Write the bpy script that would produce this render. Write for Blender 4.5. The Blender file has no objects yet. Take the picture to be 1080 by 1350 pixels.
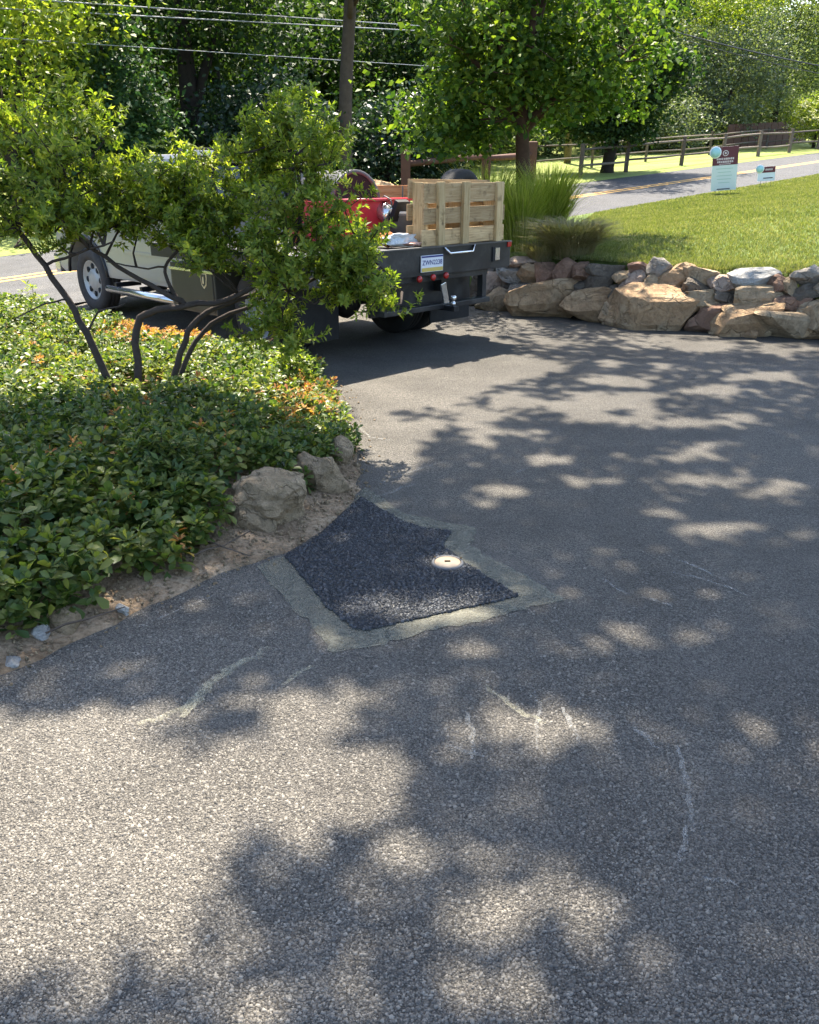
import bpy, bmesh, math, random
import numpy as np
from mathutils import Vector, Matrix, noise as mn
random.seed(7); RNG = np.random.default_rng(11)
SC = bpy.context.scene; COL = SC.collection
R = math.radians

# ------------------------------------------------------------------ camera, sky, sun, exposure
FPX, HZ, CAMH = 1080.0, 150.0, 1.6
PITCH = math.atan((675 - HZ) / FPX)
cam = bpy.data.cameras.new('camera'); cam.sensor_fit = 'HORIZONTAL'; cam.sensor_width = 36.0
cam.lens = 36.0; cam.clip_start = 0.05; cam.clip_end = 900
camo = bpy.data.objects.new('camera', cam); COL.objects.link(camo)
camo.location = (0, 0, CAMH); camo.rotation_euler = (math.pi / 2 - PITCH, 0, 0)
SC.camera = camo
SUN_EL, SUN_AZ = R(60), R(-5)          # azimuth from +Y, positive to the right
SDIR = np.array([math.sin(SUN_AZ) * math.cos(SUN_EL), math.cos(SUN_AZ) * math.cos(SUN_EL), math.sin(SUN_EL)])
W = bpy.data.worlds.new('World'); SC.world = W; W.use_nodes = True
nt = W.node_tree; nt.nodes.clear()
sky = nt.nodes.new('ShaderNodeTexSky'); sky.sky_type = 'NISHITA'; sky.sun_disc = False
sky.sun_elevation = SUN_EL; sky.sun_rotation = SUN_AZ; sky.air_density = 1.0; sky.dust_density = 1.5
bg = nt.nodes.new('ShaderNodeBackground'); bg.inputs['Strength'].default_value = 0.13
wo = nt.nodes.new('ShaderNodeOutputWorld')
nt.links.new(sky.outputs[0], bg.inputs[0]); nt.links.new(bg.outputs[0], wo.inputs[0])
sl = bpy.data.lights.new('sun', 'SUN'); sl.energy = 5.0; sl.angle = R(0.53); sl.color = (1.0, 0.91, 0.77)
so = bpy.data.objects.new('sun', sl); COL.objects.link(so)
so.rotation_euler = Vector(SDIR).to_track_quat('Z', 'Y').to_euler(); so.location = (0, 0, 30)
SC.view_settings.view_transform = 'Standard'; SC.view_settings.look = 'None'
SC.view_settings.exposure = 2.1; SC.view_settings.gamma = 1.0; SC.view_settings.use_curve_mapping = False
SC.render.engine = 'CYCLES'
SC.cycles.use_denoising = True; SC.cycles.use_adaptive_sampling = True; SC.cycles.adaptive_threshold = 0.025
SC.cycles.max_bounces = 5; SC.cycles.diffuse_bounces = 2; SC.cycles.glossy_bounces = 2
SC.cycles.transmission_bounces = 3; SC.cycles.transparent_max_bounces = 8
SC.cycles.sample_clamp_indirect = 6.0; SC.cycles.caustics_reflective = False; SC.cycles.caustics_refractive = False

# ------------------------------------------------------------------ survey helpers: photo measurements -> places on the ground
CP, SP = math.cos(PITCH), math.sin(PITCH)
def ray(px, py):
    u = (px - 540) / FPX; v = -(py - 675) / FPX
    return np.array([u, CP + v * SP, -SP + v * CP])
ZD = (0.0, 0.0, -0.065); ZR = (-0.706, 0.017, 0.005)
def hit(px, py, pl=ZD, dz=0.0):
    a, b, c = pl; d = ray(px, py); t = (a + dz - CAMH) / (d[2] - b * d[0] - c * d[1])
    return np.array([0, 0, CAMH]) + t * d
def aty(px, py, y):                    # the point of that sight line at forward distance y
    d = ray(px, py); return np.array([0, 0, CAMH]) + d * (y / d[1])
def proj(p):
    p = np.asarray(p, float); q = p - [0, 0, CAMH]
    z = q[..., 1] * CP - q[..., 2] * SP; up = q[..., 1] * SP + q[..., 2] * CP
    return 540 + FPX * q[..., 0] / z, 675 - FPX * up / z
def sstep(a, b, x):
    t = np.clip((x - a) / (b - a), 0, 1); return t * t * (3 - 2 * t)
NR = (-0.7193, 0.6947)                 # across the road, away from the house
TR = (0.6947, 0.7193)                  # along the road
def rr(x, y): return x * NR[0] + y * NR[1]
def ss(x, y): return x * TR[0] + y * TR[1]
def xy(s, r): return (s * TR[0] + r * NR[0], s * TR[1] + r * NR[1])
def z_road(x, y): return ZR[0] + ZR[1] * x + ZR[2] * y
def z_drive(x, y):
    k = sstep(8.8, 11.2, rr(x, y)); return (-0.065 * y) * (1 - k) + z_road(x, y) * k
R_NEAR, R_FAR, R_MID = 11.15, 16.2, 13.75
def z_lawn(x, y): return z_road(x, y) + 0.62 * sstep(0, 1, (R_NEAR - rr(x, y)) / 6.0) + 0.012
def z_far(x, y): return z_road(x, y) + 0.05

# ------------------------------------------------------------------ mesh helpers
def link(o, parent=None):
    COL.objects.link(o)
    if parent is not None: o.parent = parent
    return o
def tag(o, label=None, cat=None, group=None, kind=None):
    if label: o['label'] = label
    if cat: o['category'] = cat
    if group: o['group'] = group
    if kind: o['kind'] = kind
    return o
def empty(name, loc=(0, 0, 0), label=None, cat=None, group=None, kind=None):
    o = bpy.data.objects.new(name, None); o.location = loc; o.empty_display_size = 0.2
    link(o); return tag(o, label, cat, group, kind)
def mesh_np(name, V, F, mats, parent=None, smooth=False, mi=None):
    V = np.asarray(V, np.float32); F = np.asarray(F, np.int32)
    me = bpy.data.meshes.new(name); n, m, k = len(V), len(F), F.shape[1]
    me.vertices.add(n); me.vertices.foreach_set('co', V.ravel())
    me.loops.add(m * k); me.loops.foreach_set('vertex_index', F.ravel())
    me.polygons.add(m); me.polygons.foreach_set('loop_start', np.arange(0, m * k, k, dtype=np.int32))
    me.polygons.foreach_set('loop_total', np.full(m, k, np.int32))
    if mi is not None: me.polygons.foreach_set('material_index', np.asarray(mi, np.int32))
    if smooth: me.polygons.foreach_set('use_smooth', np.ones(m, bool))
    me.update(calc_edges=True)
    for mt in (mats if isinstance(mats, (list, tuple)) else [mats]): me.materials.append(mt)
    return link(bpy.data.objects.new(name, me), parent)
def grid_np(name, P, mat, parent=None, smooth=True):      # P: (rows, cols, 3)
    a, b = P.shape[:2]; i = np.arange(a * b).reshape(a, b)
    F = np.stack([i[:-1, :-1], i[:-1, 1:], i[1:, 1:], i[1:, :-1]], -1).reshape(-1, 4)
    return mesh_np(name, P.reshape(-1, 3), F, mat, parent, smooth)
class MB:
    """collects boxes, tubes and lathes, builds one mesh object"""
    def __init__(s): s.bm = bmesh.new()
    def box(s, c, size, rot=None, bev=0.0, taper=None):
        g = bmesh.ops.create_cube(s.bm, size=1.0); vs = g['verts']
        for v in vs:
            k = 1.0
            if taper and v.co.z > 0: k = taper
            v.co = Vector((v.co.x * size[0] * k, v.co.y * size[1] * k, v.co.z * size[2]))
        if bev > 0:
            es = list({e for v in vs for e in v.link_edges})
            r = bmesh.ops.bevel(s.bm, geom=es, offset=bev, segments=2, affect='EDGES', profile=0.7)
            vs = list({v for f in r['faces'] for v in f.verts} | {v for v in vs if v.is_valid})
        M = Matrix.Translation(Vector(c))
        if rot is not None: M = M @ (rot if isinstance(rot, Matrix) else Matrix.Rotation(rot[0], 4, rot[1]))
        for v in vs: v.co = M @ v.co
        return s
    def tube(s, pts, rad, seg=8, cap=True):
        pts = [Vector(p) for p in pts]; n = len(pts)
        if not hasattr(rad, '__len__'): rad = [rad] * n
        rings = []; prev = None
        for i, p in enumerate(pts):
            d = (pts[min(i + 1, n - 1)] - pts[max(i - 1, 0)]).normalized()
            if prev is None: a = d.orthogonal().normalized()
            else:
                a = prev - d * prev.dot(d)
                a = a.normalized() if a.length > 1e-6 else d.orthogonal().normalized()
            prev = a; b = d.cross(a)
            rings.append([s.bm.verts.new(p + (a * math.cos(2 * math.pi * k / seg) + b * math.sin(2 * math.pi * k / seg)) * rad[i]) for k in range(seg)])
        for i in range(n - 1):
            for k in range(seg):
                f = s.bm.faces.new((rings[i][k], rings[i][(k + 1) % seg], rings[i + 1][(k + 1) % seg], rings[i + 1][k])); f.smooth = True
        if cap:
            s.bm.faces.new(rings[0][::-1]); s.bm.faces.new(rings[-1])
        return s
    def lathe(s, prof, seg=24, M=None, closed=False, caps=True):     # prof: (radius, height) about local z
        rings = []
        for r, z in prof:
            rings.append([s.bm.verts.new((r * math.cos(2 * math.pi * k / seg), r * math.sin(2 * math.pi * k / seg), z)) for k in range(seg)])
        n = len(rings)
        for i in range(n if closed else n - 1):
            j = (i + 1) % n
            for k in range(seg):
                f = s.bm.faces.new((rings[i][k], rings[i][(k + 1) % seg], rings[j][(k + 1) % seg], rings[j][k])); f.smooth = True
        if not closed and caps:
            if prof[0][0] > 1e-5: s.bm.faces.new(rings[0][::-1])
            if prof[-1][0] > 1e-5: s.bm.faces.new(rings[-1])
        if M is not None:
            for rg in rings:
                for v in rg: v.co = M @ v.co
        return s
    def prism(s, poly, y0, y1, axis='y', inset=0.0):       # poly in (x, z), extruded over y
        A = [s.bm.verts.new((p[0], y0, p[1])) for p in poly]; B = [s.bm.verts.new((p[0], y1, p[1])) for p in poly]
        n = len(poly)
        s.bm.faces.new(A); s.bm.faces.new(B[::-1])
        for i in range(n): s.bm.faces.new((A[i], B[i], B[(i + 1) % n], A[(i + 1) % n]))
        return s
    def build(s, name, mat, parent=None, smooth=False, bevel=0.0):
        bmesh.ops.recalc_face_normals(s.bm, faces=s.bm.faces[:])
        if bevel > 0:
            es = [e for e in s.bm.edges if len(e.link_faces) == 2 and e.calc_face_angle(0) > 0.6]
            bmesh.ops.bevel(s.bm, geom=es, offset=bevel, segments=2, affect='EDGES', profile=0.7, clamp_overlap=True)
        me = bpy.data.meshes.new(name); s.bm.to_mesh(me); s.bm.free()
        if smooth:
            for p in me.polygons: p.use_smooth = True
        for m in (mat if isinstance(mat, (list, tuple)) else [mat]): me.materials.append(m)
        return link(bpy.data.objects.new(name, me), parent)
def poly_sheet(name, pts, z, mat, parent=None):
    bm = bmesh.new(); vs = [bm.verts.new((p[0], p[1], z(p[0], p[1]))) for p in pts]
    f = bm.faces.new(vs); f.normal_update()
    if f.normal.z < 0: f.normal_flip()
    bmesh.ops.triangulate(bm, faces=[f])
    me = bpy.data.meshes.new(name); bm.to_mesh(me); bm.free(); me.materials.append(mat)
    return link(bpy.data.objects.new(name, me), parent)
def wobble(pts, step=0.06, amp=0.012, seed=0, closed=True):
    out = []; n = len(pts); rg = random.Random(seed)
    for i in range(n if closed else n - 1):
        a = np.array(pts[i][:2]); b = np.array(pts[(i + 1) % n][:2]); L = np.linalg.norm(b - a); k = max(1, int(L / step))
        nn = np.array([-(b - a)[1], (b - a)[0]]) / max(L, 1e-6)
        for j in range(k):
            p = a + (b - a) * j / k
            out.append(p + nn * amp * (rg.gauss(0, .5) + 1.2 * mn.noise((p[0] * 5, p[1] * 5, seed))))
    if not closed: out.append(np.array(pts[-1][:2]))
    return out

# ------------------------------------------------------------------ material helpers
class NT:
    def __init__(s, name):
        s.m = bpy.data.materials.new(name); s.m.use_nodes = True; s.t = s.m.node_tree; s.t.nodes.clear()
        s.out = s.n('ShaderNodeOutputMaterial')
    def n(s, ty, **kw):
        o = s.t.nodes.new(ty)
        for k, v in kw.items():
            if k.startswith('i_'):
                key = k[2:].replace('_', ' ')
                o.inputs[key].default_value = v
            else: setattr(o, k, v)
        return o
    def l(s, a, b): s.t.links.new(a, b)
    def pos(s, sc=1.0, obj=False):
        if obj: c = s.n('ShaderNodeTexCoord').outputs['Object']
        else: c = s.n('ShaderNodeNewGeometry').outputs['Position']
        return c
    def noise(s, sc, det=4, rough=0.55, co=None, dist=0.0):
        o = s.n('ShaderNodeTexNoise'); o.inputs['Scale'].default_value = sc; o.inputs['Detail'].default_value = det
        o.inputs['Roughness'].default_value = rough; o.inputs['Distortion'].default_value = dist
        if co is not None: s.l(co, o.inputs['Vector'])
        return o.outputs['Fac']
    def voro(s, sc, co=None, feature='F1', out='Distance'):
        o = s.n('ShaderNodeTexVoronoi'); o.feature = feature; o.inputs['Scale'].default_value = sc
        if co is not None: s.l(co, o.inputs['Vector'])
        return o.outputs[out]
    def ramp(s, fac, stops, interp='LINEAR'):
        o = s.n('ShaderNodeValToRGB'); cr = o.color_ramp; cr.interpolation = interp
        while len(cr.elements) < len(stops): cr.elements.new(0.5)
        for e, (p, c) in zip(cr.elements, stops):
            e.position = p; e.color = (c[0], c[1], c[2], 1) if hasattr(c, '__len__') else (c, c, c, 1)
        s.l(fac, o.inputs[0]); return o.outputs[0]
    def mix(s, fac, a, b, mode='MIX'):
        o = s.n('ShaderNodeMix'); o.data_type = 'RGBA'; o.blend_type = mode
        for val, idx in ((fac, 0), (a, 6), (b, 7)):
            if hasattr(val, 'is_linked') or hasattr(val, 'links'): s.l(val, o.inputs[idx])
            elif idx == 0: o.inputs[0].default_value = val
            else: o.inputs[idx].default_value = (*val, 1) if hasattr(val, '__len__') else (val, val, val, 1)
        return o.outputs[2]
    def math(s, op, a, b=None):
        o = s.n('ShaderNodeMath'); o.operation = op
        for i, v in enumerate((a, b)):
            if v is None: continue
            if hasattr(v, 'links'): s.l(v, o.inputs[i])
            else: o.inputs[i].default_value = v
        return o.outputs[0]
    def bump(s, h, strength=0.5, dist=0.01, prev=None):
        o = s.n('ShaderNodeBump'); o.inputs['Strength'].default_value = strength; o.inputs['Distance'].default_value = dist
        s.l(h, o.inputs['Height'])
        if prev is not None: s.l(prev, o.inputs['Normal'])
        return o.outputs[0]
    def bsdf(s, col, rough=0.6, spec=0.5, metal=0.0, normal=None, coat=0.0):
        o = s.n('ShaderNodeBsdfPrincipled')
        if hasattr(col, 'links'): s.l(col, o.inputs['Base Color'])
        else: o.inputs['Base Color'].default_value = (*col, 1)
        if hasattr(rough, 'links'): s.l(rough, o.inputs['Roughness'])
        else: o.inputs['Roughness'].default_value = rough
        o.inputs['Specular IOR Level'].default_value = spec; o.inputs['Metallic'].default_value = metal
        o.inputs['Coat Weight'].default_value = coat
        if normal is not None: s.l(normal, o.inputs['Normal'])
        return o.outputs[0]
    def done(s, sh): s.l(sh, s.out.inputs['Surface']); return s.m

def m_plain(name, col, rough=0.5, spec=0.5, metal=0.0, var=0.25, sc=12.0, bump=0.0, coat=0.0):
    t = NT(name); co = t.pos(obj=True); f = t.noise(sc, 4, 0.6, co)
    c = t.mix(f, tuple(max(0, x * (1 - var)) for x in col), tuple(min(1, x * (1 + var)) for x in col))
    nrm = t.bump(f, bump, 0.01) if bump else None
    return t.done(t.bsdf(c, rough, spec, metal, nrm, coat))
def m_leaf(name, cols, trans=0.38, rough=0.45, spec=0.35, tcol=1.35, patch=1.4):
    """foliage: colour differs from leaf to leaf and softly from clump to clump"""
    t = NT(name); g = t.n('ShaderNodeNewGeometry')
    k = t.math('ADD', t.math('MULTIPLY', g.outputs['Random Per Island'], 0.62), t.math('MULTIPLY', t.noise(patch, 3, 0.6, g.outputs['Position']), 0.5))
    n = len(cols); c = t.ramp(k, [(0.12 + 0.76 * i / max(1, n - 1), cc) for i, cc in enumerate(cols)])
    a = t.bsdf(c, rough, spec)
    tr = t.n('ShaderNodeBsdfTranslucent')
    hs = t.mix(1.0, c, (1.25 * tcol, 1.3 * tcol, 0.5 * tcol), 'MULTIPLY'); t.l(hs, tr.inputs[0])
    mx = t.n('ShaderNodeMixShader'); mx.inputs[0].default_value = trans; t.l(a, mx.inputs[1]); t.l(tr.outputs[0], mx.inputs[2])
    return t.done(mx.outputs[0])
def m_stone(name, c1, c2, c3, sc=3.0):
    t = NT(name); co = t.pos(obj=True); oi = t.n('ShaderNodeObjectInfo')
    va = t.n('ShaderNodeVectorMath'); va.operation = 'ADD'; t.l(co, va.inputs[0]); t.l(oi.outputs['Random'], va.inputs[1]); co = va.outputs[0]
    n1 = t.noise(sc, 5, 0.6, co, 0.6); n2 = t.noise(sc * 5, 6, 0.7, co); n3 = t.noise(sc * 22, 4, 0.7, co)
    c = t.ramp(n1, [(0.28, c1), (0.5, c2), (0.72, c3)])
    c = t.mix(t.ramp(n2, [(0.35, 0.75), (0.62, 0.0)]), c, tuple(x * 0.45 for x in c1))
    c = t.mix(t.math('MULTIPLY', n3, 0.35), c, tuple(min(.6, x * 1.5) for x in c3))
    wv = t.n('ShaderNodeTexNoise'); wv.inputs['Scale'].default_value = sc * 1.6; t.l(co, wv.inputs['Vector'])
    wa = t.n('ShaderNodeVectorMath'); wa.operation = 'MULTIPLY_ADD'; t.l(wv.outputs['Color'], wa.inputs[0]); wa.inputs[1].default_value = (.35, .35, .35); t.l(co, wa.inputs[2])
    ck = t.math('MULTIPLY', t.ramp(t.voro(sc * 1.5, wa.outputs[0], 'DISTANCE_TO_EDGE'), [(0.0, 1.0), (.045, 0.0)]), t.ramp(n1, [(.42, 0), (.55, 1)]))
    c = t.mix(t.math('MULTIPLY', ck, .38), c, tuple(x * .35 for x in c1))
    h = t.math('SUBTRACT', t.math('ADD', t.math('MULTIPLY', n2, 0.8), t.math('MULTIPLY', n3, 0.35)), t.math('MULTIPLY', ck, .35))
    return t.done(t.bsdf(c, 0.85, 0.25, 0, t.bump(h, 1.0, 0.045)))

def m_asphalt(name, stone=98.0, base=((.05, .045, .038), (.14, .127, .107), (.26, .237, .20)), dust=0.6, wear=True, rough=0.8, bump=1.0, crevice_shade=.62):
    """rolled stone chips in binder: rounded chips of two sizes, crevices with shade painted dark, dusty wear"""
    t = NT(name); g0 = t.pos()
    nz = t.n('ShaderNodeTexNoise'); nz.inputs['Scale'].default_value = stone * .7; nz.inputs['Detail'].default_value = 2; t.l(g0, nz.inputs['Vector'])
    sc = t.n('ShaderNodeVectorMath'); sc.operation = 'MULTIPLY_ADD'; t.l(nz.outputs['Color'], sc.inputs[0]); sc.inputs[1].default_value = (.4 / stone,) * 3; t.l(g0, sc.inputs[2]); co = sc.outputs[0]
    def layer(k):
        v = t.n('ShaderNodeTexVoronoi'); v.inputs['Scale'].default_value = stone * k; t.l(co, v.inputs['Vector'])
        w = t.n('ShaderNodeTexWhiteNoise'); t.l(v.outputs['Color'], w.inputs['Vector']); return v.outputs['Distance'], w.outputs['Value']
    d1, w1 = layer(1.0); d2, w2 = layer(2.1)
    fine = t.noise(stone * 2.6, 4, 0.75, g0)
    big1 = t.ramp(w1, [(0.45, 0.0), (0.55, 1.0)])           # only some of the big chips stand out
    col = t.ramp(t.math('ADD', t.math('MULTIPLY', w2, .55), t.math('MULTIPLY', fine, .45)), [(.18, base[0]), (.5, base[1]), (.82, base[2])])
    c1 = t.ramp(w1, [(.5, base[1]), (.8, base[2]), (1.0, tuple(x * 1.15 for x in base[2]))])
    chip = t.math('MULTIPLY', big1, t.ramp(d1, [(.25, 1.0), (.62, 0.0)]))
    col = t.mix(t.math('MULTIPLY', chip, .75), col, c1)
    crev = t.math('MULTIPLY', t.math('MAXIMUM', t.ramp(d2, [(.48, 0.0), (.72, 1.0)]), t.math('MULTIPLY', t.math('MULTIPLY', t.ramp(d1, [(.55, 0.0), (.78, 1.0)]), big1), .9)), crevice_shade)
    pit = t.ramp(t.noise(stone * .55, 3, .6, g0), [(.30, .5), (.42, 0.0)])
    crev = t.math('MAXIMUM', crev, pit)
    if wear:
        big = t.noise(0.9, 3, 0.62, g0, 0.5); mid = t.noise(4.5, 4, 0.68, g0, 0.4)
        w = t.math('MULTIPLY', t.ramp(big, [(0.36, 0.0), (0.68, 1.0)]), t.ramp(mid, [(0.35, 0.15), (0.68, 1.0)]))
        dcol = t.mix(fine, (.14, .128, .108), (.28, .257, .22))
        col = t.mix(t.math('MULTIPLY', w, dust), col, dcol)
        sp = t.n('ShaderNodeSeparateXYZ'); t.l(g0, sp.inputs[0])
        side = t.ramp(t.math('ADD', t.math('MULTIPLY', sp.outputs['X'], .22), t.math('MULTIPLY', big, .9)), [(.25, 0.0), (.75, 1.0)])   # darker to the right: less stone dust, plus a painted shade tone
        col = t.mix(t.math('MULTIPLY', side, .36), col, t.mix(1.0, col, (.36, .37, .40), 'MULTIPLY'))
        col = t.mix(t.math('MULTIPLY', t.ramp(t.noise(1.7, 3, .6, g0), [(.35, 1.0), (.6, 0.0)]), .35), col, tuple(x * .6 for x in base[0]))
    col = t.mix(crev, col, tuple(x * .22 for x in base[0]))  # dark gaps between chips: crevice shade painted into the colour
    h = t.math('ADD', t.math('ADD', t.math('MULTIPLY', chip, .9), t.math('MULTIPLY', d2, -.8)), t.math('MULTIPLY', fine, .7))
    return t.done(t.bsdf(col, rough, 0.3, 0, t.bump(h, bump, 0.008)))

M = {}
M['drive'] = m_asphalt('driveway_asphalt')
M['patch'] = m_asphalt('fresh_asphalt', 95.0, ((.004, .005, .006), (.016, .018, .020), (.10, .105, .11)), wear=False, rough=0.42, bump=1.0)
M['road'] = m_asphalt('road_asphalt', 60.0, ((.06, .06, .062), (.085, .086, .09), (.12, .12, .122)), dust=0.3, crevice_shade=.3)
def m_soil():
    t = NT('dry_soil'); co = t.pos(); a = t.noise(6, 6, .65, co); b = t.noise(45, 5, .7, co); c = t.voro(38, co)
    col = t.ramp(a, [(.3, (.17, .115, .07)), (.55, (.31, .225, .145)), (.75, (.43, .33, .225))])
    col = t.mix(t.ramp(b, [(.45, 0), (.7, .8)]), col, (.09, .06, .035))
    h = t.math('ADD', b, t.math('MULTIPLY', c, -.6))
    return t.done(t.bsdf(col, .95, .1, 0, t.bump(h, 1.0, .02)))
M['soil'] = m_soil()
def m_ground(name, cols, sc=1.2, rough=.9):
    t = NT(name); co = t.pos(); a = t.noise(sc, 6, .6, co); b = t.noise(sc * 18, 4, .7, co)
    k = t.math('ADD', t.math('MULTIPLY', a, .6), t.math('MULTIPLY', b, .4))
    col = t.ramp(k, [(.3 + .4 * i / (len(cols) - 1), c) for i, c in enumerate(cols)])
    return t.done(t.bsdf(col, rough, .15, 0, t.bump(b, .8, .05)))
M['lawn'] = m_ground('lawn_soil', [(.045, .07, .018), (.09, .13, .03), (.15, .18, .06)], 1.0)
M['farlawn'] = m_ground('far_grass', [(.13, .165, .04), (.19, .225, .06), (.26, .28, .09)], .5)
M['floor'] = m_ground('woodland_floor', [(.018, .02, .01), (.04, .045, .02), (.07, .06, .03)], .4)
def m_film(name, c1, c2, lo, hi, sc, amt=1.0):
    """thin dusty film: shows the surface below through its gaps"""
    t = NT(name); co = t.pos(); a = t.noise(sc, 5, .7, co, .8); b = t.noise(sc * 7, 4, .7, co)
    col = t.mix(b, c1, c2); s = t.bsdf(col, .85, .2, 0, t.bump(b, .6, .004))
    f = t.math('MULTIPLY', t.ramp(t.math('ADD', t.math('MULTIPLY', a, .6), t.math('MULTIPLY', b, .4)), [(lo, 0), (hi, 1)]), amt)
    tr = t.n('ShaderNodeBsdfTransparent'); mx = t.n('ShaderNodeMixShader'); t.l(f, mx.inputs[0]); t.l(tr.outputs[0], mx.inputs[1]); t.l(s, mx.inputs[2])
    return t.done(mx.outputs[0])
M['seal'] = m_film('sealed_joint_film', (.10, .097, .075), (.20, .194, .152), .24, .58, 12, .78)
M['scuff'] = m_film('chalk_scuff', (.5, .5, .47), (.72, .71, .66), .43, .72, 34, .36)
M['scuffy'] = m_film('yellowish_scuff', (.42, .40, .27), (.62, .58, .42), .42, .70, 26, .45)
M['yellow'] = m_plain('road_paint_yellow', (.62, .36, .10), .7, .2, 0, .2, 3)

# ------------------------------------------------------------------ the setting
# driveway
dx = np.linspace(-9, 12, 64); dy = np.concatenate([np.linspace(-5, 8, 40), np.linspace(8.2, 24, 80)])
P = np.zeros((len(dy), len(dx), 3)); P[..., 0] = dx[None]; P[..., 1] = dy[:, None]; P[..., 2] = z_drive(P[..., 0], P[..., 1])
keep = rr(P[..., 0], P[..., 1])
i = np.arange(P.shape[0] * P.shape[1]).reshape(P.shape[:2])
F = np.stack([i[:-1, :-1], i[:-1, 1:], i[1:, 1:], i[1:, :-1]], -1).reshape(-1, 4)
ok = (keep.ravel()[F].max(1) < 11.6)
# pull the overshoot under the road
Pv = P.reshape(-1, 3); ov = keep.ravel() > R_NEAR - .02; Pv[ov, 2] -= 0.05
drive = mesh_np('driveway', Pv, F[ok], M['drive'], None, True); tag(drive, kind='structure')
# ground to the horizon
g = np.concatenate([-np.geomspace(400, 42, 14), np.linspace(-40, 60, 80), np.geomspace(62, 400, 14)])
P = np.zeros((len(g), len(g), 3)); P[..., 0] = g[None]; P[..., 1] = g[:, None]
rv = rr(P[..., 0], P[..., 1]); dist = np.hypot(P[..., 0], P[..., 1])
P[..., 2] = z_road(P[..., 0], P[..., 1]).clip(-1.4, 1.0) - np.where(rv < 16.6, 0.6, 0.03) + 14 * sstep(75, 170, dist) * sstep(10, 60, rv)
tag(grid_np('ground', P, M['floor']), kind='structure')
# road
s_ = np.linspace(-60, 130, 120); r_ = np.array([R_NEAR, 12.4, R_MID, 15, R_FAR])
def strip(name, s0, rs, dz, mat, parent=None):
    P = np.zeros((len(s0), len(rs), 3))
    for a, s in enumerate(s0):
        for b, r in enumerate(rs):
            x, y = xy(s, r); P[a, b] = (x, y, z_road(x, y) + dz)
    return grid_np(name, P, mat, parent)
road = tag(strip('road', s_, r_, 0.0, M['road']), kind='structure')
for o in (-.13, .13): strip('yellow_line', s_, [R_MID + o - .055, R_MID + o + .055], 0.004, M['yellow'], road)
# verge and field beyond the road
P = np.zeros((60, 30, 3))
for a, s in enumerate(np.linspace(-60, 130, 60)):
    for b, r in enumerate(np.concatenate([[R_FAR, R_FAR + .15], np.linspace(R_FAR + .6, 44, 28)])):
        x, y = xy(s, r); P[a, b] = (x, y, z_road(x, y) + (0.0 if b == 0 else .05) + .004)
tag(grid_np('far_field', P, M['farlawn']), kind='structure')

# ---- planted bed (left): boundary measured along the asphalt edge
edge_px = [(-260, 960), (-120, 930), (0, 893), (60, 868), (130, 835), (200, 799), (270, 766), (340, 741), (380, 729), (419, 708), (451, 676), (474, 652), (478, 620), (470, 590), (458, 560), (448, 530), (432, 505)]
EDGE = [tuple(hit(*p)[:2]) for p in edge_px] + [(-1.02, 7.1), (-1.75, 7.25), (-2.6, 8.0), (-3.6, 8.95), (-4.7, 10.0), (-5.45, 10.65)]
EDGE = [tuple(p) for p in wobble(EDGE, .07, .02, 3, False)]
EA = np.array(EDGE)
def edge_dist(x, y):
    x = np.atleast_1d(x); y = np.atleast_1d(y); best = np.full(x.shape, 9e9)
    for a, b in zip(EA[:-1], EA[1:]):
        d = b - a; L = d @ d; t = np.clip(((x - a[0]) * d[0] + (y - a[1]) * d[1]) / L, 0, 1)
        best = np.minimum(best, np.hypot(x - a[0] - t * d[0], y - a[1] - t * d[1]))
    return best
def in_poly(x, y, poly):
    x = np.asarray(x); y = np.asarray(y); c = np.zeros(x.shape, bool); n = len(poly)
    for i in range(n):
        x1, y1 = poly[i][:2]; x2, y2 = poly[(i + 1) % n][:2]
        cond = ((y1 > y) != (y2 > y)) & (x < (x2 - x1) * (y - y1) / (y2 - y1 + 1e-12) + x1); c ^= cond
    return c
BEDPOLY = EDGE + [(-9, 7.0), (-9, 2)]
FARX = []
def bed_lift(d): return 0.012 + 0.04 * sstep(0, .25, d) + 0.12 * sstep(.2, 1.0, d)
rows = np.concatenate([[0, .03, .07, .12, .18, .25], np.linspace(.33, 1.6, 14), np.linspace(1.8, 7, 12)])
cen = np.array([-6.0, 5.2]); P = np.zeros((len(EA), len(rows), 3))
for a, p in enumerate(EA):
    far = np.array([-8.5, np.clip(2 + (p[1] - 2) * .75, .5, 8.5)]); v = far - p; L = np.linalg.norm(v); v /= L
    for b, d in enumerate(rows):
        q = p + v * min(d, L * (d / 7.0) if d > 3 else min(d, L)); P[a, b, :2] = q
ed = edge_dist(P[..., 0].ravel(), P[..., 1].ravel()).reshape(P.shape[:2]); ed[:, 0] = 0
nz = np.array([mn.noise((x * 5, y * 5, 0)) * .012 + mn.noise((x * 17, y * 17, 4)) * .008 for x, y in P[..., :2].reshape(-1, 2)]).reshape(ed.shape)
def bed_z(x, y): return z_drive(x, y) * (1 - sstep(9.5, 11.2, rr(x, y)) * .0) + bed_lift(edge_dist(x, y))
P[..., 2] = z_drive(P[..., 0], P[..., 1]) + bed_lift(ed) + nz * sstep(0, .05, ed)
P[:, 0, 2] = z_drive(P[:, 0, 0], P[:, 0, 1]) - .01
tag(grid_np('planted_bed_soil', P, M['soil']), kind='structure')

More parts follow.
